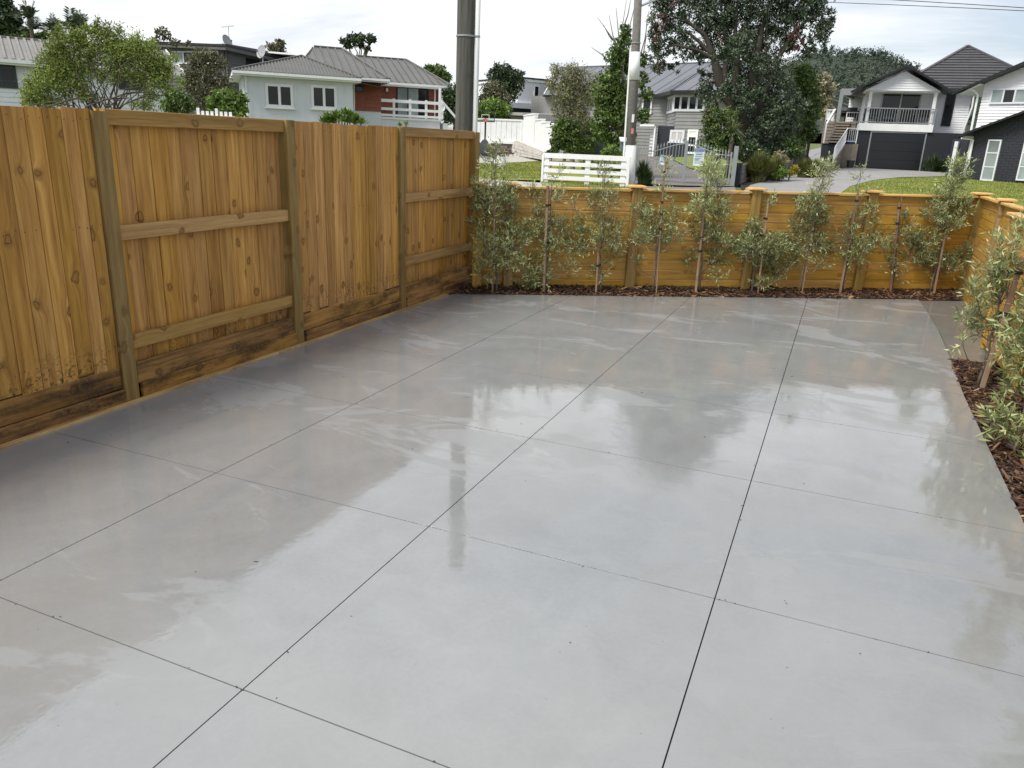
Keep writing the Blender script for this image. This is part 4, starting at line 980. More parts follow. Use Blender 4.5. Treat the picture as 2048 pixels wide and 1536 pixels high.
# ================================================================== white panel wall, basketball hoop, steps
F = Facade('panel_wall', 'long whitewashed panel wall on a low timber retaining edge behind the basketball hoop', 'wall', 880, 60, 1047, 59)
xa, xb = F.x(870, 260), F.x(1044, 260); z0, z1 = F.z(1000, 283), F.z(1000, 241); n = 17
for i in range(n): a = xa+(xb-xa)*i/n; MB().box(a+.01, a+(xb-xa)/n-.01, 0, .06, z0, z1).build('panel', MT['blockwall'], F.root)
F.part('capping', MB().box(xa, xb, -.05, .1, z1+.002, z1+.12), MT['white']); F.part('base_rail', MB().box(xa, xb, -.2, .06, z0-.14, z0-.004), MT['white'])
zz = F.z(1000, 305)
for j in range(4):
    h = (z0-.15-zz)/4; MB().box(xa, F.x(1026, 290), -.18+.03*j, .06, zz+h*j+.01, zz+h*(j+1)-.01).build('sleeper', MT['sleeper'], F.root)
F.part('end_post', MB().box(xb-.04, xb+.14, -.12, .12, z0-.8, z1+.1), MT['white'])
F = Facade('stepped_wall', 'white block wall stepping down in height towards the round hedge', 'wall', 1046, 57.5, 1115, 46)
tops = [(1046,1068,231), (1069,1082,241), (1082,1092,246), (1092,1103,254), (1103,1112,249)]
for a, b, t in tops:
    u, v = F.x(a, 270), F.x(b, 270)
    MB().box(u+.01, v-.01, 0, .22, -.3, F.z((a+b)/2, t)).build('wall_panel', MT['blockwall'], F.root)
    MB().box(u-.02, v+.0, -.04, .26, F.z((a+b)/2, t)+.002, F.z((a+b)/2, t)+.09).build('coping', MT['white'], F.root)
F = Facade('stone_planter', 'low curved planter of stacked pale stones below the white wall', 'planter', 1024, 58, 1088, 45)
R = np.random.default_rng(5); ln = F.x(1088, 300)
for j in range(4):
    xx = 0
    while xx < ln:
        w = R.uniform(.5, 1.1); hz_ = 1.0*(1-.7*xx/ln)/4
        MB().box(xx+.02, min(ln, xx+w)-.02, -.05+R.uniform(-.04, .04)+.05*j, .35, hz_*j+.01, hz_*(j+1)-.01).build('stone', MT['stone'], F.root); xx += w
F.part('fill', MB().prism([(0, .1, .98), (ln, .1, .26), (ln, 2.0, .26), (0, 2.0, .98)], (0, 0, -.3)), MT['stone'])
b = base(970, 52); hoop = thing('basketball_hoop', 'portable basketball hoop with clear backboard on a dark base standing on the drive', 'basketball hoop', b, math.atan2(HR.y, HR.x))
pz = lambda y: at(969, y, 52).z-b.z
m = MB(); m.v = [(-.75, -.6, 0), (.65, -.6, 0), (.65, .6, 0), (-.75, .6, 0), (-.7, -.55, .22), (.6, -.55, .22), (.6, .55, .22), (-.7, .55, .22), (-.14, -.1, pz(279)), (.12, -.1, pz(279)), (.12, .1, pz(279)), (-.14, .1, pz(279))]
m.f = [(3, 2, 1, 0), (8, 9, 10, 11)]+[(i, (i+1) % 4, 4+(i+1) % 4, 4+i) for i in range(4)]+[(4+i, 4+(i+1) % 4, 8+(i+1) % 4, 8+i) for i in range(4)]
m.build('base', MT['terr'], hoop); MB().tube([(0, 0, pz(280)-.1), (0, 0, pz(235))], .06, 8).build('pole', MT['terr'], hoop)
zb0, zb1 = pz(244), pz(222); bb = MB().box(-.6, .6, -.30, -.26, zb0, zb0+.07).box(-.6, .6, -.30, -.26, zb1-.05, zb1).box(-.6, -.55, -.30, -.26, zb0, zb1).box(.55, .6, -.30, -.26, zb0, zb1).build('backboard_frame', MT['terr'], hoop)
bq = MB().box(-.25, .25, -.315, -.302, zb0+.12, zb0+.15).box(-.25, .25, -.315, -.302, zb0+.42, zb0+.45).box(-.25, -.22, -.315, -.302, zb0+.12, zb0+.45).box(.22, .25, -.315, -.302, zb0+.12, zb0+.45); bq.build('target_square', MT['white'], hoop)
k = NB('clear_acrylic'); k.b.inputs['Base Color'].default_value = (.7, .75, .75, 1); k.b.inputs['Roughness'].default_value = .1; k.b.inputs['Transmission Weight'].default_value = 1; k.b.inputs['IOR'].default_value = 1.05
MB().box(-.55, .55, -.285, -.275, zb0+.07, zb1-.05).build('backboard', k.m, hoop)
m = MB(); m.tube([(.23*math.cos(t*.4488), -.55+.23*math.sin(t*.4488), zb0+.14) for t in range(15)], .02, 5); m.box(-.12, .12, -.33, -.30, zb0+.02, zb0+.2); m.build('rim', MT['pink'], hoop)

# ================================================================== grey two-storey house behind the large tree
F = Facade('grey_house', 'grey two-storey weatherboard house with corner sunroom and blue-grey iron roof', 'house', 1345, 57, 1470, 54)
zb = -.9
Zt, Zm = F.z(1380, 188), F.z(1380, 222); xR = F.x(1470, 240)
wl = MB().laps([(0, 0, zb), (xR, 0, zb), (xR, 0, Zt+.2), (0, 0, Zt+.2)], .24, .036, (0, -1, 0)).box(0, xR, .004, 7, zb, Zt+.2)
# receding side of the bay (runs back and left)
sd = Vector((-2.6, 3.4, 0)); sn = Vector((-3.4, -2.6, 0)).normalized(); zl0 = F.z(1340, 252)
wl.laps([(sd.x, sd.y, zl0), (-.004, .004, zl0), (-.004, .004, Zt+.2), (sd.x, sd.y, Zt+.2)], .24, .036, sn); wl.prism([(sd.x, sd.y+.02, zl0), (0, .02, zl0), (2, 4, zl0)], (0, 0, Zt+.2-zl0))
F.part('weatherboards', wl, MT['midgrey'])
window(F, F.x(1347, 200), F.x(1412, 200), F.z(1380, 223), F.z(1380, 189), -.02, MT['palegrey'], MT['pane'], (.25, .5, .75), .16, .08)
sw = MB(); swp = MB(); tang = -sd.normalized(); zz0, zz1 = F.z(1338, 221), F.z(1338, 190)
for i in range(5): p = sd+tang*(sd.length*(.1+.86*i/4)); sw.bar(p+sn*.04+Z*zz0, p+sn*.04+Z*zz1, .14, .10, sn)
for z in (zz0, zz1): sw.bar(sd*.97+sn*.05+Z*z, sd*.03+sn*.05+Z*z, .11, .14)
w_ = F.part('window', sw, MT['white']); swp.prism([sd*.94+sn*.035+Z*zz0, sd*.06+sn*.035+Z*zz0, sd*.06+sn*.035+Z*zz1, sd*.94+sn*.035+Z*zz1], -sn*.02); swp.build('pane', MT['pane'], w_)
# wall set back to the left, lower floor under the bay
wl = MB().laps([(-7, 3.6, zb), (-2.6, 3.6, zb), (-2.6, 3.6, Zt), (-7, 3.6, Zt)], .24, .036, (0, -1, 0)).box(-16, -2.6, 3.604, 10, zb, Zt+.2); F.part('weatherboards', wl, MT['midgrey'])
window(F, F.x(1268, 200, 3.5), F.x(1305, 200, 3.5), F.z(1290, 228, 3.5), F.z(1290, 195, 3.5), 3.56, MT['white'], [MT['pane2'], MT['pane']], (.5,), .14, .08)
window(F, F.x(1340, 280), F.x(1369, 280), F.z(1355, 284), F.z(1355, 260), -.02, MT['palegrey'], MT['cream'], (.5,), .16, .08, True)
window(F, F.x(1375, 280), F.x(1396, 280), F.z(1386, 308), F.z(1386, 259), -.02, MT['white'], [MT['pane'], MT['pane'], MT['white']], (), .14, .08, trans=(.36, .72), name='back_door')
F.part('dark_base', MB().box(F.x(1338, 300), F.x(1372, 300), -.05, -.03, zb, F.z(1355, 286)), MT['navy'])
F.part('entry_recess', MB().box(F.x(1314, 280, .3), -.03, .3, 3.5, zb, F.z(1325, 252, .3)), MT['navy'])
F.part('porch_roof', MB().box(F.x(1284, 251, .0), F.x(1313, 251, .0), -.3, 3.4, F.z(1300, 253), F.z(1300, 249)), MT['white']); F.part('porch_post', MB().box(F.x(1309, 280), F.x(1312, 280), -.2, -.08, zb, F.z(1310, 253)), MT['white'])
for i in range(11):
    z = zb+.2+i*(F.z(1300, 257)-zb-.3)/11; MB().box(F.x(1296, 280), F.x(1308, 280), .25, .3, z, z+.14).build('screen_slat', MT['palegrey'], F.root)
zE = Zt+.2; rz = F.z(1410, 137, 4.0); apx = F.x(1407, 137, 4.0)
eA, eB = Vector((sd.x-.9, sd.y-.5, zE)), Vector((-.15, -.75, zE)); eC = Vector((xR+.5, -.75, zE)); ap = Vector((apx, 4, rz)); apb = Vector((apx+.2, 9, rz))
roofplane(F, 'roof', [eB, eC, ap], MT['iron2'], 1.1, .03); roofplane(F, 'roof', [eA, eB, ap], MT['iron2'], 1.1, .03); roofplane(F, 'roof', [eC, (xR+.5, 9, zE), apb, ap], MT['iron2'], 1.1, .03)
ridge(F, [eB, ap, eC], MT['iron2'], .12)
F.part('fascia', MB().bar(eA-Z*.14, eB-Z*.14, .06, .24).bar(eB-Z*.14, eC-Z*.14, .06, .24), MT['black'])
ml, mr = F.p(1118, 122, 10.5), F.p(1480, 145, 10.5); ml.z = mr.z = F.z(1280, 130, 10.5); e_l = F.p(1088, 188, 3.2); ez = zE+.05
roofplane(F, 'roof', [(e_l.x, 3.2, ez), (xR+2, 3.2, ez), mr, ml], MT['iron2'], 1.1, .03)
roofplane(F, 'roof', [(e_l.x, 17, ez), (xR+2, 17, ez), mr, ml], MT['iron2']); ridge(F, [ml, mr], MT['iron2'])
F.part('barge_board', MB().bar((e_l.x, 3.2, ez-.06), ml-Z*.1, .06, .3), MT['white']); F.part('gutter', MB().box(e_l.x, -2.7, 3.05, 3.19, ez-.16, ez-.02), MT['black'])
F.part('wall', MB().box(e_l.x+3.2, -16, 6.5, 16, zb, ez-.05), MT['palegrey']); F.part('gable', MB().prism([(e_l.x+3.2, 6, ez-.1), (e_l.x+3.2, 14.5, ez-.1), (e_l.x+3.2, 10.5, ml.z-1.2)], (.1, 0, 0)), MT['palegrey'])

# ================================================================== white and charcoal house with garage
F = Facade('garage_house', 'white and charcoal house with a balcony over its dark double garage door', 'house', 1700, 44.5, 1935, 42.6)
zb = -.4; zF = F.z(1800, 263); xl, xr = F.x(1707, 262), F.x(1925, 262)
bk = MB().box(xl, xr, 0, 4, zb, zF); F.part('block_base', bk, MT['navy'])
cs = MB(); h = (zF-zb)/30
for j in range(30):
    for (a, b) in ((xl, F.x(1733, 300)), (F.x(1849, 300), xr)):
        xx = a+(.15 if j % 2 else 0)
        while xx < b: cs.box(max(a, xx-.29)+.006, min(b, xx)-.006 if xx > a else xx, -.014, -.001, zb+h*j+.010, zb+h*(j+1)); xx += .3
        cs.box(max(a, xx-.3+.008), b-.002, -.014, -.001, zb+h*j+.010, zb+h*(j+1))
F.part('block_course', cs, MT['navy'], kind='stuff')
gx0, gx1 = F.x(1738, 300), F.x(1845, 300); gz1 = F.z(1790, 266)
F.part('garage_frame', MB().box(gx0-.07, gx0, -.06, .01, zb, gz1).box(gx1, gx1+.07, -.06, .01, zb, gz1).box(gx0-.07, gx1+.07, -.06, .01, gz1+.001, gz1+.07), MT['alu'])
gd = MB().box(gx0, gx1, -.018, -.006, zb, gz1).build('garage_door', MT['garage'], F.root)
for j in range(4): hh = (gz1-.0)/4; MB().box(gx0+.01, gx1-.01, -.04, -.019, max(zb, hh*j)+.012, hh*(j+1)-.012).build('door_panel', MT['garage'], gd)
# upper floor
zU = F.z(1800, 182); yb = 1.6
wl = MB(); ux0, ux1 = F.x(1728, 220, yb), F.x(1938, 220, yb)
wl.laps([(ux0, yb, zF), (ux1, yb, zF), (ux1, yb, zU+.2), (ux0, yb, zU+.2)], .125, .03, (0, -1, 0)).box(ux0, ux1, yb+.004, 4.5, zF+.002, zU+.5)
F.part('weatherboards', wl, MT['wwhite'])
gp_, gl, gr = F.p(1815, 130, -.4), F.p(1711, 177, -.4), F.p(1905, 183, -.4); gl.z = gr.z = (gl.z+gr.z)/2; gp_.x = (gl.x+gr.x)/2
wl = MB().laps([(gl.x+.5, -.1, gl.z-.02), (gr.x-.5, -.1, gl.z-.02), (gp_.x+.02, -.1, gp_.z-.28), (gp_.x-.02, -.1, gp_.z-.28)], .125, .03, (0, -1, 0)); wl.prism([(gl.x+.5, -.09, gl.z-.02), (gr.x-.5, -.09, gl.z-.02), (gp_.x, -.09, gp_.z-.27)], (0, .1, 0)); F.part('gable', wl, MT['wwhite'])
F.part('balcony_soffit', MB().box(gl.x+.5, gr.x-.5, .012, yb, gl.z-.08, gl.z-.02), MT['white'])
F.part('barge_board', MB().bar((gl.x-.2, -.42, gl.z-.14), gp_-Z*.04, .09, .34, (0, 1, 0)).bar((gr.x+.1, -.42, gr.z-.12), gp_-Z*.04, .09, .34, (0, 1, 0)), MT['black'])
yR = 3.2
for s_, e in ((-1, gl), (1, gr)): roofplane(F, 'roof', [(e.x, -.38, e.z), (gp_.x, -.38, gp_.z), (gp_.x, yR, gp_.z), (e.x, yR, e.z)], MT['tile'], .34, .03, across=True)
bz = F.z(1790, 249, -.1); bx0, bx1 = F.x(1718, 250, -.1), F.x(1866, 252, -.1)
F.part('balcony_floor', MB().box(bx0, bx1, -.1, yb-.02, zF+.02, bz), MT['wwhite'])
F.part('balcony_edge', MB().box(bx0-.02, bx1+.02, -.13, -.104, zF+.0, bz+.03), MT['white'])
for a in range(4): xx = bx0+(bx1-bx0)*a/4; baluster_rail(F, 'balcony_railing', (xx, -.05, bz), (xx+(bx1-bx0)/4, -.05, bz), F.z(1790, 217)-bz, MT['alu'], .13, True, .022)
baluster_rail(F, 'balcony_railing', (bx1, -.05, bz), (bx1, yb-.05, bz), F.z(1790, 217)-bz, MT['alu'], .14, False); baluster_rail(F, 'balcony_railing', (bx0, -.05, bz), (bx0, yb-.05, bz), F.z(1790, 217)-bz, MT['alu'], .14, False)
for a in (bx0+.35, bx1-.12): F.part('porch_post', MB().box(a-.08, a+.08, .05, .21, bz+.002, gl.z-.08), MT['white'])
window(F, F.x(1760, 215, yb), F.x(1839, 215, yb), bz, F.z(1800, 184, yb), yb-.02, MT['alu'], MT['pane'], (.5,), .07, .05, name='sliding_door')
window(F, F.x(1887, 220, yb), F.x(1906, 220, yb), F.z(1890, 252, yb), F.z(1900, 187, yb), yb-.02, MT['black'], MT['pane'], (), .05, .05)
# main hip roof
ap = F.p(1936, 92, 6.0); el_, er_ = F.p(1835, 178, .9), F.p(2075, 178, .9); el_.x = F.x(1795, 150, .9); el_.z = er_.z = zU+.25
roofplane(F, 'roof', [el_, (er_.x+1, .9, er_.z), ap], MT['tile'], .36, .05, ribw=.09, across=True); roofplane(F, 'roof', [el_, ap, (el_.x, 9, el_.z)], MT['tile'], .36, .05, ribw=.09, across=True); roofplane(F, 'roof', [(er_.x+1, .9, er_.z), (er_.x+1, 11, er_.z), ap], MT['tile'], .36, .05, ribw=.09, across=True)
ridge(F, [el_, ap, (er_.x+1, .9, er_.z)], MT['tile'], .2)
for a in (1945,): pipe(F, [F.p(1932, 176, .9), F.p(1948, 190, 1.2), F.p(1944, 215, 1.2), F.p(1924, 268, 1.2), F.p(1918, 300, -.1), F.p(1914, 330, -.1)], .05, MT['white'])
# dark chairs on the balcony
for k, (a, b) in enumerate(((1742, 'dark outdoor armchair at the open end of the balcony'), (1775, 'dark outdoor armchair in front of the sliding door'), (1848, 'dark outdoor chair beside the balcony corner post'))):
    xx = F.x(a, 240, .8); w = F.o+F.dx*xx+F.dy*.8+Z*bz; t = thing('outdoor_chair', b, 'chair', w, math.atan2(F.dx.y, F.dx.x), 'chairs on the balcony')
    MB().box(-.35, .35, -.3, .35, .28, .42).build('seat', MT['terr'], t); MB().prism([(-.35, .25, .42), (.35, .25, .42), (.35, .42, .88), (-.35, .42, .88)], (0, .08, 0)).build('backrest', MT['terr'], t)
    for s_ in (-.36, .36): MB().box(s_-.05, s_+.05, -.3, .35, .0, .6).build('armrest', MT['terr'], t)

# wing nearer the street
F = Facade('front_wing', 'white gabled wing over charcoal block garage with tall slim windows, at the picture edge', 'house', 1925, 36, 2048, 34)
zb = -.5; xl = F.x(1942, 300); xr = xl+9
bgl, bgr = F.p(1922, 268, -.4), F.p(2048, 222, -.4); bd = (bgr-bgl)
pkx = xl+4.6; k_ = (pkx-bgl.x)/bd.x; pkz = bgl.z+bd.z*k_
poly = [(xl, 0, zb), (xr, 0, zb), (xr, 0, bgl.z), (pkx, 0, pkz-.1), (xl, 0, bgl.z+bd.z*(xl-bgl.x)/bd.x-.06)]
F.part('block_wall', MB().prism(poly, (0, 6, 0)), MT['navy'])
cs = MB(); hrow = .115; j = 0; z = zb
while z < pkz-.3:
    def lim(zq): return xl if zq < poly[4][2] else xl+(zq-poly[4][2])*bd.x/bd.z
    a, b = lim(z+hrow)+.02, min(xr, 2*pkx-lim(z+hrow)) if z+hrow > poly[4][2] else xr
    xx = a-(.15 if j % 2 else 0)
    while xx < b-.05: cs.box(max(xx, a)+.006, min(xx+.29, b), -.016, -.001, z+.011, z+hrow); xx += .3
    z += hrow; j += 1
F.part('block_course', cs, MT['navy'], kind='stuff')
F.part('barge_board', MB().bar(bgl+Vector((-.1, 0, -.12)), (pkx, -.42, pkz-.04), .09, .34, (0, 1, 0)), MT['black'])
for sgn in (1, -1): roofplane(F, 'roof', [(bgl.x if sgn > 0 else 2*pkx-bgl.x, -.4, bgl.z), (pkx, -.4, pkz), (pkx, 3.4, pkz), (bgl.x if sgn > 0 else 2*pkx-bgl.x, 3.4, bgl.z)], MT['tile'], .34, .03, across=True)
for (a, b) in ((1962, 1985), (2034, 2058)):
    u = F.x(a+9, 320); window(F, u-.02, u+.52, F.z(a+5, 361), F.z(a+14, 279), -.016, MT['palegrey'], MT['opal'] if a < 2000 else MT['pane2'], (), .06, .06, trans=(.34, .68))
pipe(F, [F.p(1924, 276, -.3), F.p(1946, 280, -.1), F.p(1936, 330, -.1)], .05, MT['white'])
F.part('door_frame', MB().box(xl-.9, xl-.75, .3, .45, zb, bgl.z-.3).box(xl-.12, xl-.005, .0, .5, zb, bgl.z-.2), MT['palegrey']); F.part('side_wall', MB().box(xl-1.1, xl-.13, .5, 6, zb, bgl.z-.2), MT['navy'])
# upper white gable set back
yu = 2.2; ul = F.p(1912, 182, yu-.5); ur = F.p(2048, 124, yu-.5); ud = ur-ul; ux = F.x(1957, 230, yu); upx = ux+4.2; kz = lambda x: ul.z+ud.z*(x-ul.x)/ud.x
poly = [(ux, yu, bgl.z), (ux+8.4, yu, bgl.z), (ux+8.4, yu, kz(ux)-.08), (upx, yu, kz(upx)-.12), (ux, yu, kz(ux)-.08)]
wl = MB().laps(poly, .125, .03, (0, -1, 0)); wl.prism([(a, b+.005, c) for a, b, c in poly], (0, 7, 0)); wl.laps([(ux-.003, yu+.01, bgl.z), (ux-.003, yu+7, bgl.z), (ux-.003, yu+7, kz(ux)-.1), (ux-.003, yu+.01, kz(ux)-.1)], .125, .03, (-1, 0, 0)); F.part('weatherboards', wl, MT['wwhite'])
F.part('barge_board', MB().bar(Vector((ul.x-.1, yu-.5, kz(ul.x)-.12)), (upx, yu-.5, kz(upx)-.04), .09, .32, (0, 1, 0)), MT['black'])
for sgn in (1, -1): roofplane(F, 'roof', [(ul.x if sgn > 0 else 2*upx-ul.x, yu-.48, ul.z), (upx, yu-.48, kz(upx)), (upx, yu+8, kz(upx)), (ul.x if sgn > 0 else 2*upx-ul.x, yu+8, ul.z)], MT['tile'], .34, .03, across=True)
F.part('verge_soffit', MB().prism([(ul.x+.15, yu-.46, ul.z-.12), (ux-.02, yu-.46, kz(ux)-.12), (ux-.02, yu+6, kz(ux)-.12), (ul.x+.15, yu+6, ul.z-.12)], (0, 0, -.02)), MT['white'])
window(F, F.x(1983, 190, yu), F.x(2062, 190, yu), F.z(2015, 208, yu), F.z(2015, 177, yu), yu-.02, MT['palegrey'], [MT['opal'], MT['pane']], (.33, .62), .07, .06)
pipe(F, [F.p(1932, 175, yu-.45), F.p(1950, 183, yu-.1), F.p(1956, 190, yu-.1), F.p(1942, 262, yu-.1)], .05, MT['white'])
# ================================================================== poles, wires
t = thing('utility_pole', 'weathered round timber power pole with a white conduit, rising behind the paling fence', 'power pole', base(930, 12.0))
k = NB('weathered_pole'); p = k.obj(); f = k.noise(k.mapped(p, (20, 20, .6)), 1.0, 6, .7); g = k.noise(k.mapped(p, (40, 40, 1.6)), 1, 4, .7); sp = k.noise(p, 7, 5, .7)
c = k.ramp(k.math('ADD', k.math('MULTIPLY', f, .6), k.math('MULTIPLY', g, .4)), [(.32, (.026,.027,.024)), (.5, (.085,.085,.075)), (.7, (.16,.158,.142))]); c = k.mix(k.mr(sp, .58, .72, 0, .7), c, (.05,.045,.035))
k.l(c, k.b.inputs['Base Color']); k.b.inputs['Roughness'].default_value = .9; k.bump(g, .7, .012)
o = t.location; top = at(940, -330, 12.0)-o; foot = at(928, 262, 12.0)-o; ax = (top-foot); zz = lambda z: foot+ax*((z-foot.z)/ax.z)
r = .5*36/ppm(12)
MB().tube([zz(-.3), zz(1.5), zz(4), top], [r*1.03, r, r*.97, r*.93], 18).build('pole', k.m, t, smooth=True)
co = HR*(r+.028)-HF*.03
MB().tube([zz(-.2)+co, zz(2)+co, top+co], .040, 12).build('conduit', MT['white'], t, smooth=True)
for yy in (73, -200):
    z = (at(938, yy, 12.0)-o).z; q = zz(z); m = MB(); m.tube([q-Z*.012+Z*.0, q+Z*.012], [r+.008]*2, 18); m.tube([q+co-Z*.012, q+co+Z*.012], [.047]*2, 10); m.build('strap', MT['alu'], t)
t = thing('street_pole', 'slim street pole with a painted white foot and white band next to the rail fence', 'power pole', base(1266, 27.5)); o = t.location
d_ = 27.5; f_ = lambda x, y: at(x, y, d_)-o
a, b = f_(1258, 372), f_(1279, -60); ax = b-a; zz = lambda y: a+ax*((f_(1265, y).z-a.z)/ax.z)
rr = .5*19/ppm(d_)
MB().tube([a-Z*.5, zz(150), b], [rr*1.05, rr*.9, rr*.72], 12).build('pole', plain('dark_pole', (.15,.14,.125), .8, .25, 12, grime=.4), t, smooth=True)
MB().tube([a-Z*.4, zz(291)], [rr*1.25, rr*1.12], 12).build('painted_foot', plain('chalky_white', (.66,.66,.63), .8, .1, 8, grime=.3), t, smooth=True)
MB().tube([zz(160), zz(104)], [rr*1.04, rr*.98], 12).build('white_band', MT['white'], t, smooth=True)
MB().tube([a-HR*rr*1.5-Z*.3, zz(160)-HR*rr*1.1, zz(95)-HR*rr*1.0], .035, 8).build('conduit', MT['white'], t)
for y0, y1, m_, nm in ((245, 229, MT['white'], 'plate'), (268, 257, MT['pink'], 'plate')):
    q = zz((y0+y1)/2)-HF*rr*1.02; h = abs(zz(y0).z-zz(y1).z); m = MB(); m.bar(q-Z*h/2, q+Z*h/2, .08, .02, HF); m.build(nm, m_, t)
MB().tube([zz(86)-Z*.02, zz(86)+Z*.02], [rr*.98]*2, 12).build('strap', MT['alu'], t)
MB().tube([zz(14), f_(1330, -8), f_(1400, -40)], .035, 6).build('bracket_arm', MT['alu'], t)
def wire(name, label, pts, r=.012):
    tag(MB().tube(pts, r, 5).build(name, MT['black']), label, 'cable', 'overhead wires')
wire('overhead_wire', 'upper overhead wire crossing the sky above the garage house', [at(1640+60*i, -8+3.0*i+.35*i*i*.2, 30-.9*i) for i in range(9)], .011)
wire('overhead_wire', 'lower overhead wire crossing the sky above the garage house', [at(1640+60*i, 4+2.2*i+.3*i*i*.2, 31-.9*i) for i in range(9)], .011)
wire('overhead_wire', 'thin sagging wire beyond the red cedar bungalow', [at(890+5*i, 150+22*(1-((i-4)/4)**2), 70) for i in range(8)], .02)
tag(MB().tube([base(921, 70)-Z*.5, at(922, 140, 70)], [.12, .09], 8).build('distant_pole', MT['sleeper']), 'distant thin pole between the bungalow and the timber pole', 'power pole')

# ================================================================== white rail fence, letterbox, gate with signs
F = Facade('rail_fence', 'white painted four-rail fence section on the grass verge', 'fence', 1088, 27.6, 1257, 27.0)
L_ = F.x(1256, 340); zt = F.z(1170, 312)
for xx in (.11, L_*.53, L_-.16): MB().box(xx-.085, xx+.085, .0, .1, -.3, zt-.02).build('post', MT['white'], F.root)
for y0, y1 in ((309, 319), (326, 334), (340, 348), (354, 362)):
    a, b = F.z(1170, y0), F.z(1170, y1); MB().box(0, L_, -.035, -.002, b, a).build('rail', MT['white'], F.root)
MB().box(-.04, .03, -.05, .12, -.3, zt).build('end_board', MT['white'], F.root); MB().box(L_-.04, L_+.05, -.05, .12, -.35, zt+.05).build('end_board', MT['white'], F.root)
t = thing('letterbox', 'dark slate letterbox with a sloping lid next to the street pole', 'letterbox', base(1252, 28.6), YAW)
q = lambda x, y: at(x, y, 28.6).z-t.location.z
MB().box(-.2, .2, -.2, .2, q(1252, 303), q(1252, 283)).prism([(-.2, -.2, q(1252, 283)), (.2, -.2, q(1252, 283)), (.2, .2, q(1252, 283))], (0, 0, .001)).build('box', MT['slate'], t)
MB().prism([(-.24, -.24, q(1252, 284)), (-.24, .26, q(1252, 276)), (.24, .26, q(1252, 276)), (.24, -.24, q(1252, 284))], (0, 0, .03)).build('lid', MT['palegrey'], t)
MB().box(-.06, .06, -.06, .06, -.1, q(1252, 303)).build('stand', MT['slate'], t)

F = Facade('metal_gate', 'double grey steel gate with spear-topped bars and an arched top rail', 'gate', 1272, 31.6, 1464, 30.6)
g0, g1 = F.x(1276, 330), F.x(1460, 335); gm = (g0+g1)/2+.05
def topz(x):
    u = (x-gm)/(g1-gm) if x > gm else (gm-x)/(gm-g0)
    return F.z(1375, 281)*(1-u)**1.0*1+F.z(1290, 296)*0+(F.z(1300, 300)*0)+(F.z(1375, 281)-F.z(1460, 302)-.08)*0+(-(F.z(1375, 281))*(1-u)+F.z(1375, 281)) - .36*(.5-.5*math.cos(min(1, u*1.15)*math.pi))
zlo = .08
for a, b, nm in ((g0, gm-.03, 'leaf'), (gm+.03, g1, 'leaf')):
    m = MB()
    for x_ in (a, b): m.bar((x_, 0, zlo-.05), (x_, 0, topz(x_)), .06, .06, (0, 1, 0))
    m.bar((a, 0, zlo), (b, 0, zlo), .04, .04); m.bar((a, 0, .78), (b, 0, .78), .022, .02)
    n = 14; pts = [(a+(b-a)*i/n, 0, topz(a+(b-a)*i/n)-.12) for i in range(n+1)]
    for p, q in zip(pts[:-1], pts[1:]): m.bar(p, q, .035, .035)
    lf = m.build('gate_leaf', MT['alu'], F.root)
    nb_ = 15
    for i in range(1, nb_):
        x_ = a+(b-a)*i/nb_; z_ = topz(x_); s = MB().bar((x_, 0, zlo), (x_, 0, z_), .02, .02, (0, 1, 0))
        s.v += [(x_-.028, 0, z_-.02), (x_, -.012, z_-.02), (x_+.028, 0, z_-.02), (x_, .012, z_-.02), (x_, 0, z_+.12)]; o_ = len(s.v)-5
        s.f += [(o_, o_+1, o_+4), (o_+1, o_+2, o_+4), (o_+2, o_+3, o_+4), (o_+3, o_, o_+4), (o_+3, o_+2, o_+1, o_)]; s.build('gate_bar', MT['alu'], lf)
px_ = F.x(1468, 330); MB().box(px_-.06, px_+.10, -.1, .1, -.3, F.z(1470, 292)).build('gate_post', MT['alu'], F.root)
MB().box(g0-.14, g0-.05, -.05, .05, -.3, F.z(1278, 296)).build('gate_post', MT['alu'], F.root)
def text(body, size, F_, loc, mat, parent, name='lettering'):
    cu = bpy.data.curves.new(name, 'FONT'); cu.body = body; cu.size = size; cu.align_x = 'CENTER'; cu.align_y = 'CENTER'; cu.extrude = .001
    o = bpy.data.objects.new(name, cu); COL.objects.link(o); cu.materials.append(mat); o.parent = parent; o.location = loc; o.rotation_euler = (math.pi/2, 0, 0)
    me = bpy.data.meshes.new_from_object(o.evaluated_get(bpy.context.evaluated_depsgraph_get())); bpy.data.objects.remove(o); o = link(name, me, mat, parent, loc); o.rotation_euler = (math.pi/2, 0, 0); return o
def sign(label, cx, cz, w, h, tilt, head, headcol, body_lines, title):
    t = thing('notice_sign', label, 'sign', F.o+F.dx*cx+F.dy*(-.06)+Z*cz, F.root.rotation_euler.z); t.rotation_euler.y = tilt
    MB().box(-w/2, w/2, 0, .012, -h/2, h/2).build('sign_board', MT['sgn'], t)
    hd = MB().box(-w/2+.012, w/2-.012, -.004, -.001, h/2-head, h/2-.012).build('header_band', headcol, t)
    if title: text(title, head*.72, F, (0, -.007, h/2-head/2-.004), MT['sgn'], hd)
    m = MB()
    for (z, a, b, th) in body_lines: m.box(-w/2+w*a, -w/2+w*b, -.003, -.001, h/2-h*z-th, h/2-h*z)
    m.build('print_lines', MT['ink'], t, kind='stuff')
MT['sgn'] = plain('sign_white', (.66,.76,.80), .4, .03); MT['ink'] = plain('sign_ink', (.07,.10,.22), .5); MT['hdr'] = plain('sign_blue', (.03,.05,.20), .45)
MT['hdr2'] = plain('sign_pale_blue', (.10,.36,.42), .45)
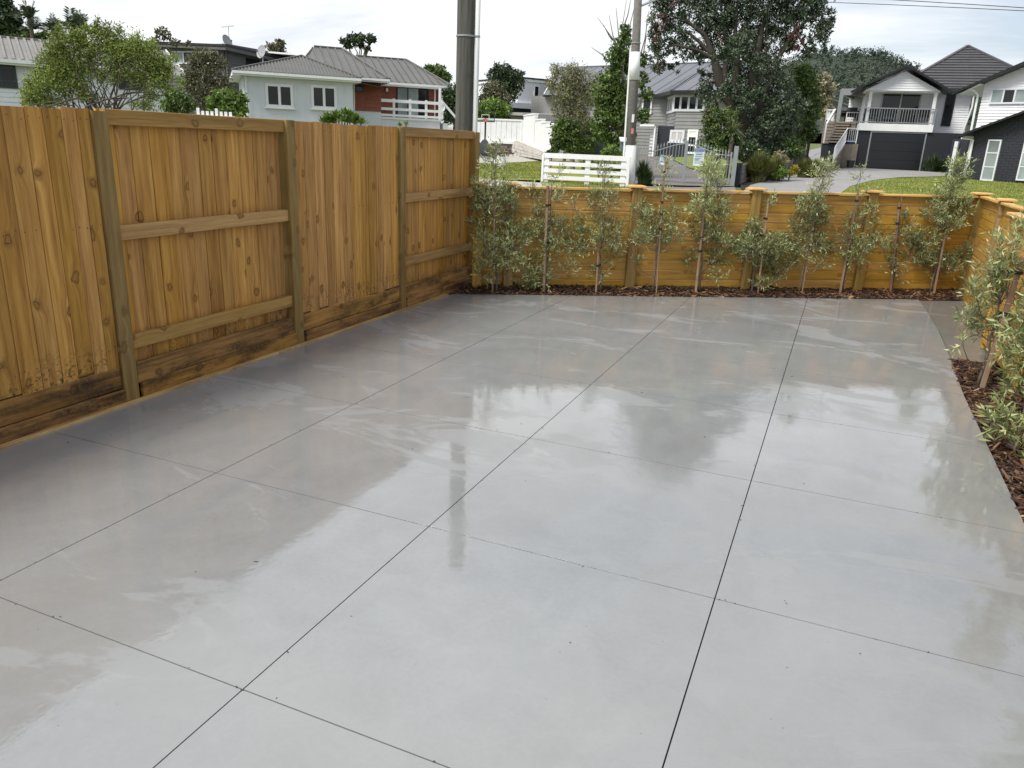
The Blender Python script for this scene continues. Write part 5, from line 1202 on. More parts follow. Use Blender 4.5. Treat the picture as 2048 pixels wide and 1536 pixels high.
sign('white notice board headed NOTICE hanging on the steel gate', F.x(1398, 314), (F.z(1398, 298)+F.z(1398, 330))/2, .40, .66, -.02, .13, MT['hdr'], [(.25,.12,.88,.022),(.33,.2,.8,.028),(.42,.12,.85,.01),(.46,.14,.82,.01),(.50,.12,.85,.01),(.58,.1,.7,.028),(.65,.1,.5,.026),(.73,.12,.75,.01),(.79,.12,.6,.01),(.85,.12,.7,.01)], 'NOTICE')
sign('smaller white sign with pale blue heading tilted on the gate bars', F.x(1326, 320), (F.z(1326, 311)+F.z(1326, 329))/2, .24, .36, .16, .09, MT['hdr2'], [(.34,.15,.85,.012),(.42,.15,.8,.01),(.5,.15,.85,.01),(.62,.1,.85,.03),(.74,.15,.7,.012)], None)

# ================================================================== retaining wall, black garden fence, deck with steps
F = Facade('sleeper_wall', 'short grey timber retaining wall beside the gate post', 'wall', 1481, 31, 1510, 33.5)
L_ = F.x(1510, 350); MB().box(-.16, .12, -.12, .1, -.4, F.z(1484, 326)).build('post', MT['navy'], F.root)
zt = F.z(1497, 329)
for j in range(5): MB().box(.125, L_, -.03+.01*j, .08, (zt+.15)*j/5-.15+.012, (zt+.15)*(j+1)/5-.15-.012).build('sleeper', MT['sleeper'], F.root)
F = Facade('black_garden_fence', 'low black iron fence beside the uphill path', 'fence', 1590, 45, 1622, 44)
L_ = F.x(1618, 290); zt = F.z(1605, 275)
mm = MB().bar((0, 0, zt-.05), (L_, 0, zt-.05), .04, .05).bar((0, 0, .15), (L_, 0, .15), .04, .05); mm.build('rail', MT['black'], F.root)
for i in range(9): x_ = L_*i/8; MB().bar((x_, 0, -.3), (x_, 0, zt+(.06 if i in (0, 8) else 0)), .03 if i < 8 else .08, .03 if i < 8 else .08, (0, 1, 0)).build('picket' if i < 8 else 'post', MT['black'], F.root)

F = Facade('timber_deck', 'raised timber deck with white balustrade, steps and a louvred pergola beside the garage house', 'deck', 1640, 47.5, 1712, 46.5)
zd = F.z(1680, 243); L_ = F.x(1712, 250); x1 = F.x(1662, 250)
for j in range(7):
    zz0 = F.z(1660, 288); h = (zd-zz0)/7; MB().box(-.05, L_, -.02+.0*j, .03, zz0+h*j+.03, zz0+h*(j+1)).build('fascia_board', MT['deckwood'], F.root)
MB().box(0, L_+.5, .04, 6, zd-.1, zd).build('deck_floor', MT['deckwood'], F.root); MB().box(.02, L_, .05, 5.9, -1.5, zd-.11).build('deck_base', MT['navy'], F.root)
h = F.z(1680, 220)-zd
baluster_rail(F, 'deck_railing', (0, .05, zd), (x1, .05, zd), h, MT['white'], .13); baluster_rail(F, 'deck_railing', (x1+.4, 2.6, zd), (L_+.3, 2.6, zd), h, MT['white'], .13); baluster_rail(F, 'deck_railing', (0, .05, zd), (0, 5, zd), h, MT['white'], .14)
nst = 8; z0 = F.z(1668, 288)
for i in range(nst): zt_ = z0+(zd-z0)*(i+1)/nst-.02; MB().box(x1+.25, L_-.3, -1.9+.24*i, -1.62+.24*i, zt_-.09, zt_).build('step', MT['deckwood'], F.root)
MB().prism([(x1+.3, -1.75, z0-.4), (x1+.3, .03, z0-.4), (x1+.3, .03, zd-.25), (x1+.3, -1.75, z0-.02)], (L_-x1-.65, 0, 0)).build('tread_gap_shade', MT['navy'], F.root)  # dark fill added as the shade seen between the open treads
F.part('stair_rail', MB().bar((x1+.08, -2.0, z0+1.0), (x1+.08, .05, zd+h), .09, .14).bar((x1+.08, -2.0, z0), (x1+.08, -2.0, z0+1.0), .08, .08, (0, 1, 0)), MT['white'])
# pergola
pt = F.z(1680, 182)
m = MB().bar((.55, .9, zd), (.55, .9, pt), .22, .22, (0, 1, 0)).bar((.45, .9, pt), (L_+.4, .9, pt), .2, .34).bar((.55, .9, pt), (.55, 5.5, pt), .2, .3).bar((.55, 5.4, zd), (.55, 5.4, pt), .2, .2, (0, 1, 0)); F.part('pergola_frame', m, MT['alu'])
for i in range(14): MB().box(.5+i*.28*L_/3.2, .7+i*.28*L_/3.2, .8, 5.5, pt+.17, pt+.2).build('louvre', MT['alu'], F.root)
F.part('back_wall', MB().laps([(F.x(1695, 225, 5), 5, zd), (L_+3, 5, zd), (L_+3, 5, pt+.4), (F.x(1695, 225, 5), 5, pt+.4)], .17, .02, (0, -1, 0)).box(F.x(1695, 225, 5), L_+3, 5.004, 7, zd, pt+.4), MT['wwhite'])
for a, b, lab in ((1682, .9, 'dark outdoor dining chair on the timber deck behind the stair rail'), (1700, 1.0, 'dark outdoor dining chair on the timber deck next to the garage house wall')):
    x_ = F.x(a, 236, 3.4); t = thing('dining_chair', lab, 'chair', F.o+F.dx*x_+F.dy*3.4+Z*zd, math.atan2(F.dx.y, F.dx.x), 'chairs on the deck')
    MB().box(-.3, .3, -.3, .3, .4, .48).build('seat', MT['terr'], t); MB().prism([(-.3, .25, .48), (.3, .25, .48), (.3, .38, .98), (-.3, .38, .98)], (0, .05, 0)).build('backrest', MT['terr'], t)
    for s_ in (-.27, .27):
        for r_ in (-.27, .27): MB().box(s_-.025, s_+.025, r_-.025, r_+.025, 0, .398).build('leg', MT['terr'], t)
x_ = F.x(1691, 236, 3.0); t = thing('dining_table', 'dark outdoor dining table on the timber deck', 'table', F.o+F.dx*x_+F.dy*3.2+Z*zd, math.atan2(F.dx.y, F.dx.x)); MB().box(-.8, .8, -.45, .45, .7, .75).build('tabletop', MT['terr'], t)
for s_ in (-.7, .7):
    for r_ in (-.36, .36): MB().box(s_-.04, s_+.04, r_-.04, r_+.04, 0, .699).build('leg', MT['terr'], t)
# planter wall at the foot of the path, with its own rail
A0, B0 = at(1691, 288, 44.2), at(1665, 328, 41.0); t = thing('garden_wall', 'tan timber retaining wall with a white rail along the uphill path', 'wall', (A0.x, A0.y, gz(A0.x, A0.y)))
o = t.location; A_, B_ = A0-o, B0-o; C_ = at(1711, 289, 44.4)-o; C_.z = A_.z; dn = Vector((0, 0, 1))
th_ = HF*.18
MB().prism([(B_.x, B_.y, -.6), (A_.x, A_.y, -.6), A_, (B_.x, B_.y, B_.z-.05)], th_).build('wall', MT['deckwood'], t); MB().prism([(A_.x, A_.y, -.6), (C_.x, C_.y, -.6), C_, A_+HR*.003], th_).build('wall', MT['deckwood'], t)
MB().bar((C_.x, C_.y, -.6), C_+dn*.02, .3, .3, (1, 0, 0)).build('corner_post', MT['deckwood'], t)
rh = (at(1691, 258, 44.2)-o).z-A_.z
class _F: pass
ff = _F(); ff.root = t
baluster_rail(ff, 'white_railing', A_+dn*.05, C_+dn*.05, rh, MT['white'], .12); baluster_rail(ff, 'white_railing', B_+dn*.05, A_+dn*.05, rh, MT['white'], .14)
q = at(1700, 334, 43.6); q.z = gz(q.x, q.y)
tag(MB().tube([q, q+Z*.42], [.17, .21], 12).build('bucket', MT['terr']), 'dark bucket on the drive at the foot of the tan wall', 'bucket')
q = at(1702, 288, 45.4)
tag(MB().tube([q-Z*.15, q+Z*.3], [.16, .24], 14).build('planter_pot', MT['blue']), 'deep blue glazed pot behind the white rail by the garage', 'plant pot')

# ================================================================== trees and shrubs
G = {}
G['lightgreen'] = leafmat('light_green_leaf', [(0, (.085,.13,.02)), (.5, (.195,.26,.045)), (1, (.35,.39,.10))], .5, .35)
G['mid'] = leafmat('mid_green_leaf', [(0, (.04,.075,.015)), (.5, (.095,.16,.032)), (1, (.19,.26,.06))], .45, .3)
G['bright'] = leafmat('bright_green_leaf', [(0, (.07,.13,.02)), (.5, (.14,.24,.035)), (1, (.26,.36,.07))], .4, .3)
G['dark'] = leafmat('dark_green_leaf', [(0, (.018,.034,.013)), (.5, (.042,.075,.027)), (1, (.09,.13,.05))], .4, .2)
G['pohu'] = leafmat('grey_green_leaf', [(0, (.022,.042,.02)), (.45, (.058,.095,.045)), (.8, (.115,.155,.09)), (1, (.23,.27,.19))], .42, .15)
G['bronze'] = leafmat('bronze_leaf', [(0, (.045,.046,.022)), (.5, (.11,.11,.052)), (1, (.21,.20,.10))], .55, .25)
G['willow'] = leafmat('sage_leaf', [(0, (.09,.10,.04)), (.5, (.21,.215,.095)), (1, (.36,.35,.18))], .5, .3)
G['cream'] = leafmat('cream_flower', [(0, (.20,.19,.10)), (.5, (.36,.33,.20)), (1, (.5,.46,.32))], .6, .3)
G['red'] = leafmat('red_flower', [(0, (.05,.010,.008)), (.6, (.10,.016,.013)), (1, (.17,.04,.028))], .6, .2)
G['yellow'] = leafmat('yellow_leaf', [(0, (.16,.15,.02)), (.5, (.34,.27,.03)), (1, (.5,.40,.06))], .5, .3)
G['hill'] = leafmat('bush_leaf', [(0, (.018,.032,.02)), (.5, (.038,.06,.036)), (1, (.075,.105,.065))], .6, .1)
def tree(name, label, cat, px_blobs, dep, n, size, mat, foot, seed=1, ratio=.5, clump=.35, thick=.14, nl=7, bark=None, extra=None, group=None, depth=.9, shell=.55, per=14, wob=.08, trunkname='trunk', limb=True, updir=.25):
    R = np.random.default_rng(seed); b = base(foot, dep); s = 1/ppm(dep); t = thing(name, label, cat, b, 0, group)
    bl = []
    for q in px_blobs:
        x, y, rx, ry = q[:4]; off = q[4] if len(q) > 4 else 0
        c = at(x, y, dep+off)-b; bl.append((tuple(c), (rx*s, rx*s*depth, ry*s)))
    # ellipsoids are axis-aligned; depth taken equal across
    quads('crown', blobs_crown(R, bl, n, size, ratio, clump, shell, updir, per=per), mat, t)
    if limb:
        m = MB(); zmin = min(c[2]-r[2] for c, r in bl); top = max(bl, key=lambda q: q[0][2])[0]
        k = Vector((top[0]*.25, top[1]*.25, max(.3, min(zmin+.5, top[2]*.45)))); m.tube([(0, 0, -.3), k*.5+Vector((R.normal(0, .05), 0, 0)), k], [thick*1.2, thick, thick*.85], 9, cap=False)
        order = sorted(bl, key=lambda q: -q[1][0])[:nl]
        limbs(m, R, k, [np.array(c)+np.array([0, 0, r[2]*.2]) for c, r in order], thick*.55, wob=wob)
        m.build(trunkname, bark or BARK, t, smooth=True)
    if extra:
        for nm, nn, sz, mt, sel in extra: quads(nm, blobs_crown(R, [bl[i] for i in sel] if sel else bl, nn, sz, .6, clump*.6, .2, .4, per=10), mt, t, kind='stuff')
    return t
# big airy shrub behind the paling fence
t = tree('large_shrub', 'large airy light green shrub with bare grey stems rising behind the paling fence', 'shrub',
    [(190,92,26,36),(150,95,26,30),(118,88,24,24),(230,88,24,26),(262,108,24,24),(290,120,26,26),(320,128,22,20),(130,120,26,24),(175,125,22,26),(95,160,30,26),(80,185,30,24),(70,200,28,16),(115,140,24,22),(130,175,24,22),(160,165,20,24),(280,150,26,20),(310,160,28,18),(332,152,18,14),(300,190,18,14),(195,60,10,18),(225,120,20,22),(105,205,26,12),(60,185,14,18),(255,140,16,16),(205,150,14,18),(330,175,14,14),(175,195,22,12),(290,212,30,8),(270,95,24,20),(300,110,24,20),(240,105,22,20),(215,75,18,18),(160,80,20,20),(110,110,22,22),(325,135,20,18),(150,140,22,20),(230,150,18,18),(195,46,7,14),(236,60,11,11),(150,68,11,13),(118,60,10,11),(302,88,12,10),(346,116,12,10),(58,164,9,11),(50,202,9,10),(84,118,13,12),(362,163,10,8),(272,76,12,12),(176,56,9,10),(215,56,8,12),(100,100,12,12)],
    24, 34000, .10, G['lightgreen'], 205, 31, .28, .62, .07, 0, BARKG, limb=False, per=11, shell=.9)
b = t.location; R = np.random.default_rng(77); m = MB()
for i in range(46):
    x = R.uniform(70, 345); y = R.uniform(70, 175); rootx = 205+R.normal(0, 26)+.18*(x-205)
    p0 = at(rootx, 232, 24)-b; p1 = at(x, y, 24+R.normal(0, .5))-b; mid = (p0+p1)/2+Vector((R.normal(0, .12), R.normal(0, .12), .10+R.normal(0, .08))); mid.z += .15
    m.tube([p0, (p0+mid)/2+Vector(R.normal(0, .04, 3)), mid, (mid+p1)/2+Vector(R.normal(0, .05, 3)), p1], [.020, .016, .012, .008, .003], 5, cap=False)
for (xa, ya, xb, yb) in ((90,215,205,195),(60,210,150,212),(215,200,300,185),(170,214,260,196),(240,212,330,190)):
    p0, p1 = at(xa, ya, 23.7)-b, at(xb, yb, 23.9)-b; m.tube([p0, (p0+p1)/2+Vector((0, 0, .1)), p1], [.02, .03, .015], 5, cap=False)
m.tube([Vector((0, 0, -.3)), at(205, 232, 24)-b], [.12, .09], 8, cap=False); m.build('stems', BARK, t, smooth=True)
tree('dark_tree', 'dark dense tree above the striped roof at the picture corner', 'tree', [(-10,20,24,34),(15,35,24,26),(28,55,14,18),(-5,60,24,24),(8,10,12,14)], 58, 7000, .30, G['dark'], 5, 32, thick=.3)
tree('hedge_trees', 'green bushy growth along the ridge line behind the white cottage', 'shrub', [(30,76,20,7),(62,76,22,8),(90,76,18,8),(50,68,12,7),(115,78,22,8),(150,78,20,8)], 58, 4200, .26, G['mid'], 70, 33, thick=.2, nl=3)
def fan_palm(label, heads, dep, seed):
    R = np.random.default_rng(seed); b = base(heads[0][0], dep); t = thing('palm', label, 'palm tree', b, 0, 'palms behind the white cottage'); s = 1/ppm(dep); P = []; m = MB()
    for (x, y, r) in heads:
        c = np.array(at(x, y, dep)-b); m.tube([(c[0]*.6, c[1]*.6, -.3), (c[0]*.9, c[1]*.9, c[2]*.5), tuple(c)], [.16, .13, .09], 7, cap=False)
        for i in range(13):
            a = R.uniform(0, 6.28); el = R.uniform(.2, 1.45); ln = r*s*R.uniform(.75, 1.15); d0 = np.array([math.cos(a)*math.cos(el), math.sin(a)*math.cos(el), math.sin(el)]); pts = []
            for k in range(9): q = k/8; pts.append(c+d0*ln*q+np.array([0, 0, -.75*ln*q*q*math.cos(el)]))
            pts = np.array(pts); m.tube([Vector(p) for p in pts[::2]], [.03, .025, .018, .012, .006], 4, cap=False); side = np.cross(d0, [0, 0, 1]); side /= np.linalg.norm(side)+1e-9
            for k in range(1, 9):
                for sg in (-1, 1):
                    for e in (0, .5):
                        p = pts[k]*(1-e)+pts[k-1]*e; d = unit(side*sg*.8+d0*.6+np.array([0, 0, -.25])+R.normal(0, .1, 3)); L1 = ln*.36*(1-.5*abs(k/8-.5)); P.append(leaf_quads(p[None], d[None], unit(np.cross(d, d0))[None]*[1, 1, 1], [L1], [ln*.06])[0])
    quads('fronds', np.array(P), G['pohu'] if seed % 2 else G['mid'], t); m.build('trunk', BARK, t, smooth=True)
fan_palm('tall feathery palm above the striped roof', [(60,36,34),(64,58,30)], 57, 41)
fan_palm('spiky palm pair with upright fronds behind the big shrub', [(104,60,30),(114,66,26)], 57, 43)
fan_palm('broad palm with arching fronds behind the big shrub', [(142,58,44),(164,56,36)], 55, 45)
tree('brown_tree', 'brownish bushy tree in front of the dark grey house', 'tree', [(400,118,22,18),(425,118,18,16),(385,140,18,20),(415,150,26,20),(440,130,14,14),(395,175,20,22),(425,180,22,20),(405,205,24,14),(450,165,16,12),(375,165,12,18)], 32, 6000, .12, G['bronze'], 410, 34, .4, .5, .10, 8, per=12)
tree('sparse_sapling', 'thin sprig of a tree poking above the dark grey house roof', 'tree', [(318,68,8,6),(335,72,8,7),(328,60,6,5),(350,85,10,6),(312,80,10,5),(375,88,8,4)], 50, 420, .2, G['bronze'], 335, 35, .6, .5, .06, 6, per=6)
tree('round_bush', 'rounded dark green bush just above the paling fence', 'shrub', [(355,198,22,18),(340,212,18,14),(372,210,18,16),(345,190,12,10)], 23, 4200, .085, G['mid'], 356, 36, .5, .3, .06, 3)
tree('leafy_bush', 'glossy bright green bush next to the bungalow wall', 'shrub', [(455,200,30,20),(435,210,22,18),(478,205,16,22),(460,220,34,14),(445,190,12,8)], 27, 4200, .13, G['bright'], 456, 37, .6, .3, .06, 3)
tree('roadside_tree', 'small tree with open crown behind the bungalow roof', 'tree', [(555,95,13,10),(545,108,10,10),(566,108,10,9),(560,86,8,5),(575,118,8,6),(540,92,6,5)], 64, 900, .26, G['bronze'], 556, 38, .6, .35, .1, 6, per=8)
tree('umbrella_pine', 'flat-topped dark pine far behind the bungalow ridge', 'tree', [(692,84,12,7),(705,76,14,7),(722,76,12,7),(738,76,13,7),(745,80,9,5),(715,86,12,5),(698,92,8,4),(730,92,8,4),(735,100,6,3)], 95, 1900, .34, G['dark'], 718, 39, .5, .3, .24, 9, per=10, wob=.03)
tree('garden_tree', 'round green tree beyond the end of the bungalow roof', 'tree', [(870,148,22,14),(885,155,14,12),(855,142,12,8)], 62, 2400, .3, G['mid'], 870, 40, thick=.15)
tree('dark_hedge_tree', 'dark leafy tree filling the gap between the bungalow and the timber pole', 'tree', [(905,195,18,20),(912,215,20,20),(895,190,10,12),(915,180,10,12),(900,235,18,12)], 48, 3600, .20, G['dark'], 908, 42, thick=.14)
def rosettes(label, cat, name, heads, dep, n, ln, w, mat, seed, cup=.6):
    R = np.random.default_rng(seed); b = base(heads[0][0], dep); t = thing(name, label, cat, b); P = []; m = MB()
    for (x, y) in heads:
        c = np.array(at(x, y, dep+R.normal(0, .08))-b); m.tube([(c[0]*.7, c[1]*.7, -.2), tuple(c)], [.02, .012], 6, cap=False)
        for i in range(n):
            a = 2.4*i; el = .2+1.2*(i/n); d = np.array([math.cos(a)*math.cos(el), math.sin(a)*math.cos(el), math.sin(el)]); nr = unit(np.array([0, 0, 1.])-d*d[2])
            L1 = ln*R.uniform(.8, 1.15)*(1-.35*i/n); P.append(leaf_quads(c[None], d[None], nr[None], [L1], [w*L1/ln])[0])
    quads('leaves', np.array(P), mat, t); m.build('stems', BARKG, t, smooth=True)
rosettes('fleshy bright green rosette plant topping the paling fence', 'plant', 'succulent', [(655,238),(672,234),(690,230),(700,234),(712,240),(664,246),(684,244),(722,248),(648,246),(678,242),(695,246),(708,248),(660,252),(668,242)], 14.5, 26, .20, .085, G['bright'], 51)
rosettes('small fleshy rosette plant showing above the fence near the deck', 'plant', 'succulent', [(812,250),(800,252)], 14.5, 18, .11, .05, G['bright'], 52)
tree('dark_conifer', 'upright dark tree with ragged top beside the modern white house', 'tree', [(1000,142,18,14),(1022,150,16,16),(990,155,14,14),(1035,165,14,18),(1010,165,20,18),(1040,150,8,10),(1025,185,14,16)], 68, 5200, .23, G['dark'], 1018, 53, .5, .35, .14, 6)
tree('olive_green_tree', 'rounded olive green tree behind the panel wall', 'tree', [(985,185,22,22),(1000,200,20,20),(970,200,16,20),(1010,215,14,14),(985,232,28,12)], 64, 5000, .22, G['bronze'], 990, 54, thick=.14)
tree('light_bush', 'light green dome shaped bush directly above the panel wall', 'shrub', [(985,212,26,12),(965,222,16,12),(1005,220,18,12),(985,226,30,8)], 61.5, 5200, .18, G['bright'], 986, 55, thick=.08, nl=3)
tree('sage_willow', 'airy sage green willow-like shrub in front of the grey roof', 'shrub', [(1140,145,22,18),(1120,160,18,22),(1160,160,22,22),(1130,190,26,26),(1165,200,24,26),(1120,215,20,20),(1150,235,24,24),(1180,180,14,18),(1110,140,10,14),(1170,240,14,22),(1130,260,20,18),(1190,165,14,18),(1100,170,10,18),(1145,175,24,20)], 36.6, 11500, .13, G['willow'], 1150, 56, .28, .45, .11, 9, BARKG, per=10)
tree('clipped_hedge', 'dense dark green rounded hedge beside the white wall', 'shrub', [(1120,265,18,26),(1140,275,20,26),(1112,285,12,18),(1150,290,24,16),(1175,288,20,16),(1128,250,18,18),(1145,262,20,18)], 34.8, 9500, .095, G['mid'], 1132, 57, .55, .2, .08, 3)
tree('deciduous_tree', 'tall leafy green tree with bare upper twigs behind the street pole', 'tree', [(1245,95,20,20),(1235,120,22,22),(1225,160,26,26),(1205,190,22,22),(1240,190,22,24),(1215,230,24,26),(1245,240,20,24),(1200,260,18,22),(1230,275,24,20),(1258,130,10,20),(1285,120,10,12),(1250,65,10,14),(1288,230,14,14),(1295,190,12,12),(1285,160,10,14),(1208,215,14,14),(1262,280,10,14)], 33, 9500, .14, G['mid'], 1250, 58, .62, .4, .16, 12, BARKG, per=9)
m = MB(); o = base(1250, 33); R = np.random.default_rng(3)
for (xa, ya, xb, yb) in ((1250,120,1253,0),(1250,110,1275,-10),(1235,120,1195,35),(1240,110,1218,30),(1240,100,1232,15),(1215,120,1183,95),(1275,130,1298,20),(1245,60,1262,-5),(1285,120,1293,40),(1225,80,1207,50)):
    p0, p1 = at(xa, ya, 33), at(xb, yb, 33+R.normal(0, .3)); m.tube([p0-o, (p0+p1)/2-o+Vector(R.normal(0, .07, 3)), p1-o], [.035, .022, .008], 5, cap=False)
tw = m.build('bare_twigs', BARKG, bpy.data.objects['deciduous_tree'], smooth=True)
DARKBARK = plain('dark_bark', (.055,.045,.038), .9, .4, 9, bump=.6)
# the large pohutukawa-like tree
big = [(1350,15,34,30),(1320,40,26,28),(1312,75,20,30),(1318,115,20,28),(1320,140,14,12),(1355,60,30,26),(1370,95,26,22),(1400,30,40,34),(1400,110,20,18),(1440,20,40,40),(1440,80,36,36),(1480,50,40,44),(1520,30,40,40),(1500,110,36,34),(1545,90,34,36),(1560,40,36,36),(1590,20,34,34),(1625,15,30,28),(1645,35,24,26),(1640,70,22,22),(1615,95,18,20),(1590,80,20,26),(1450,130,26,26),(1530,150,34,32),(1560,185,34,30),(1500,180,26,26),(1420,165,18,18),(1410,185,20,20),(1530,215,34,32),(1570,240,30,34),(1590,215,24,30),(1500,235,22,26),(1545,270,32,28),(1480,150,20,24),(1340,95,14,18),(1330,-20,40,30),(1400,-40,50,40),(1480,-40,60,50),(1560,-35,60,45),(1630,-25,45,35),(1662,50,12,16),(1350,130,12,14),(1405,140,12,12),(1655,95,10,10),(1470,165,22,20,-1.6),(1450,185,16,18,-1.6),(1485,205,24,20,-1.6),(1510,180,26,22,-1.6),(1535,250,28,26,-1.5),(1555,215,28,26,-1.5),(1505,265,18,16,-1.5),(1520,130,26,22,-1.6),(1480,110,24,20,-1.6),(1440,110,20,16,-1.5),(1550,140,26,24,-1.5),(1570,290,22,20,-1.2),(1490,80,26,20,-1.5),(1540,300,18,18,-1.2),(1425,205,16,14,-1),(1350,-90,60,50),(1450,-110,70,60),(1550,-90,70,50),(1620,-80,50,40),(1400,-180,70,60),(1500,-190,70,60),(1570,-170,60,50),(1440,-270,70,60),(1520,-270,60,60),(1480,-350,60,50)]
t = tree('pohutukawa_tree', 'huge dark grey-green spreading tree with several trunks and dark red flowers', 'tree', big, 39, 155000, .135, G['pohu'], 1500, 59, .42, .27, .5, 0, limb=False, per=32, depth=.8)
b = t.location; m = MB(); R = np.random.default_rng(8)
A = lambda x, y, o=0: at(x, y, 38.6+o)-b
for path, r0 in (([(1508,318),(1505,285),(1492,255),(1475,225),(1455,195),(1440,160),(1430,120),(1410,70)], .42), ([(1512,318),(1515,280),(1520,240),(1515,200),(1505,150),(1520,80),(1530,20)], .36), ([(1470,222),(1445,190),(1432,150),(1425,110),(1400,85),(1370,60)], .20), ([(1475,225),(1468,180),(1475,130),(1470,70),(1475,0)], .22), ([(1455,195),(1448,160),(1455,110),(1448,60),(1440,0)], .18), ([(1515,200),(1545,160),(1560,110),(1590,60),(1630,30)], .18), ([(1430,120),(1395,100),(1350,90),(1322,100)], .10), ([(1410,70),(1370,40),(1335,30)], .10), ([(1520,240),(1550,220),(1575,190)], .14), ([(1475,70),(1500,40),(1505,-20)], .12), ([(1590,60),(1610,95),(1620,110)], .06), ([(1440,160),(1415,165),(1405,180)], .07), ([(1530,130),(1532,80),(1537,10)], .10)):
    m.tube([A(x, y, 0) for x, y in path], [r0*(1-.75*i/(len(path)-1)) for i in range(len(path))], 9, cap=False)
m.build('trunk', DARKBARK, t, smooth=True)
s = 1/ppm(39); fl = [(np.array(at(x, y, 38.2)-b), (q*s, q*s, q*s)) for x, y, q in ((1318,50,14),(1312,80,13),(1322,62,12),(1345,10,10),(1440,78,10),(1450,85,8),(1500,110,12),(1515,120,10),(1490,150,8),(1595,75,14),(1600,90,10),(1585,60,10),(1505,260,10),(1520,250,9),(1555,165,8),(1480,170,7),(1535,205,7),(1320,130,10),(1330,35,10),(1500,285,8),(1560,120,7))]
quads('flowers', blobs_crown(np.random.default_rng(4), fl, 620, .10, .8, .5, .5, per=8), G['red'], t)
tree('red_green_shrub', 'green shrub with reddish new growth under the large tree', 'shrub', [(1425,235,20,20),(1440,255,26,22),(1420,265,18,18),(1455,235,18,18),(1440,285,28,20),(1415,245,12,12),(1445,302,32,14),(1465,285,20,22),(1412,290,16,20)], 36.5, 7000, .12, G['mid'], 1435, 60, .5, .35, .08, 5, extra=[('red_shoots', 160, .11, G['red'], [0, 5])])
tree('tall_green_shrub', 'tall glossy green tree between the large tree and the deck', 'tree', [(1615,165,24,24),(1625,195,18,22),(1608,200,24,26),(1625,225,16,20),(1605,245,28,26),(1620,265,16,16),(1600,150,20,18),(1590,280,24,18),(1612,140,14,10)], 42, 7500, .15, G['mid'], 1608, 61, .5, .33, .14, 6)
tree('pale_flowering_tree', 'pale cream flowering tree behind the deck pergola', 'tree', [(1645,165,16,16),(1655,178,14,16),(1640,190,14,18),(1648,210,16,16),(1650,225,14,12)], 55, 3600, .2, G['cream'], 1646, 62, .5, .3, .12, 5)
tree('garden_shrub', 'dark green garden shrub at the foot of the large tree', 'shrub', [(1500,300,22,16),(1520,308,18,14),(1490,312,16,12)], 35.5, 3000, .12, G['dark'], 1503, 63, .5, .3, .06, 3)
tree('garden_shrub', 'broad mid green shrub above the rounded grasses', 'shrub', [(1575,292,24,16),(1555,305,18,12),(1590,305,18,12),(1540,300,14,12)], 38, 3600, .12, G['mid'], 1572, 64, .5, .3, .06, 3)
tree('variegated_shrub', 'shrub with pink and cream tipped leaves in the garden bed', 'shrub', [(1560,312,12,8),(1568,322,12,8),(1555,322,8,8)], 35, 900, .12, G['cream'], 1562, 65, .45, .3, .04, 3)
tree('yellow_shrub', 'small bright yellow-green shrub at the edge of the driveway', 'shrub', [(1588,338,9,7),(1580,345,9,6),(1594,342,6,5)], 33.5, 900, .09, G['yellow'], 1586, 66, .5, .3, .03, 3)
tree('fern_shrub', 'light green ferny plant low in the garden bed', 'shrub', [(1565,342,12,8),(1555,350,10,6),(1572,350,8,6)], 33, 800, .12, G['bright'], 1563, 67, .3, .3, .03, 3)
def tussock(label, x, y, dep, rpx, hpx, n, mat, seed, stiff=.55, name='grass_tussock', group='tussocks in the garden bed', wk=.05):
    R = np.random.default_rng(seed); b = at(x, y, dep); b.z = gz(b.x, b.y); t = thing(name, label, 'grass', b, 0, group); s = 1/ppm(dep); P = []
    a = R.uniform(0, 6.283, n); sp = R.uniform(.0, 1, n)**.6; d = np.stack([np.cos(a)*sp*rpx/hpx*stiff*1.6, np.sin(a)*sp*rpx/hpx*stiff*1.6, np.ones(n)], 1); d = unit(d); ln = hpx*s*R.uniform(.6, 1.1, n)
    ln = ln*(1-.42*sp**2); p = np.stack([np.cos(a)*sp*rpx*s*.62, np.sin(a)*sp*rpx*s*.62, np.zeros(n)], 1); nr = unit(np.stack([-np.cos(a), -np.sin(a), .5+0*a], 1)); w = np.full(n, hpx*s*wk)
    q1 = leaf_quads(p, d, nr, ln*.62, w); tip = p+d*(ln*.6)[:, None]; d2 = unit(d+np.stack([np.cos(a)*.5*sp, np.sin(a)*.5*sp, -.55*sp], 1)); q2 = leaf_quads(tip-d2*.02, d2, nr, ln*.5, w*.8)
    quads('blades', np.concatenate([q1, q2]), mat, t); return t
GT = leafmat('tussock_leaf', [(0, (.045,.065,.012)), (.5, (.11,.13,.03)), (1, (.24,.22,.07))], .55, .25)
tussock('rounded dark green grass dome next to the grey sleeper wall', 1513, 372, 32.5, 22, 56, 2200, GT, 71)
tussock('brown-green grass clump behind the rounded grass dome', 1545, 366, 33.5, 20, 46, 1500, GT, 72)
tussock('soft green grass mound at the bend of the uphill path', 1628, 350, 36, 24, 34, 1800, GT, 73)
tussock('soft green grass mound beside the yellow shrub', 1607, 350, 35.5, 16, 36, 1300, GT, 74)
tussock('strappy dark green clump behind the white pole foot', 1284, 372, 29, 14, 50, 260, G['dark'], 75, .5, 'flax_clump', 'strappy clumps by the gate', .06)
tussock('strappy green clump at the gate driveway edge', 1294, 370, 29.5, 12, 30, 220, G['mid'], 76, .6, 'flax_clump', 'strappy clumps by the gate', .07)
tussock('dark spiky row of plants against the charcoal wall beside the garage', 1862, 348, 41.5, 22, 34, 500, G['dark'], 77, .6, 'flax_clump', None, .05)
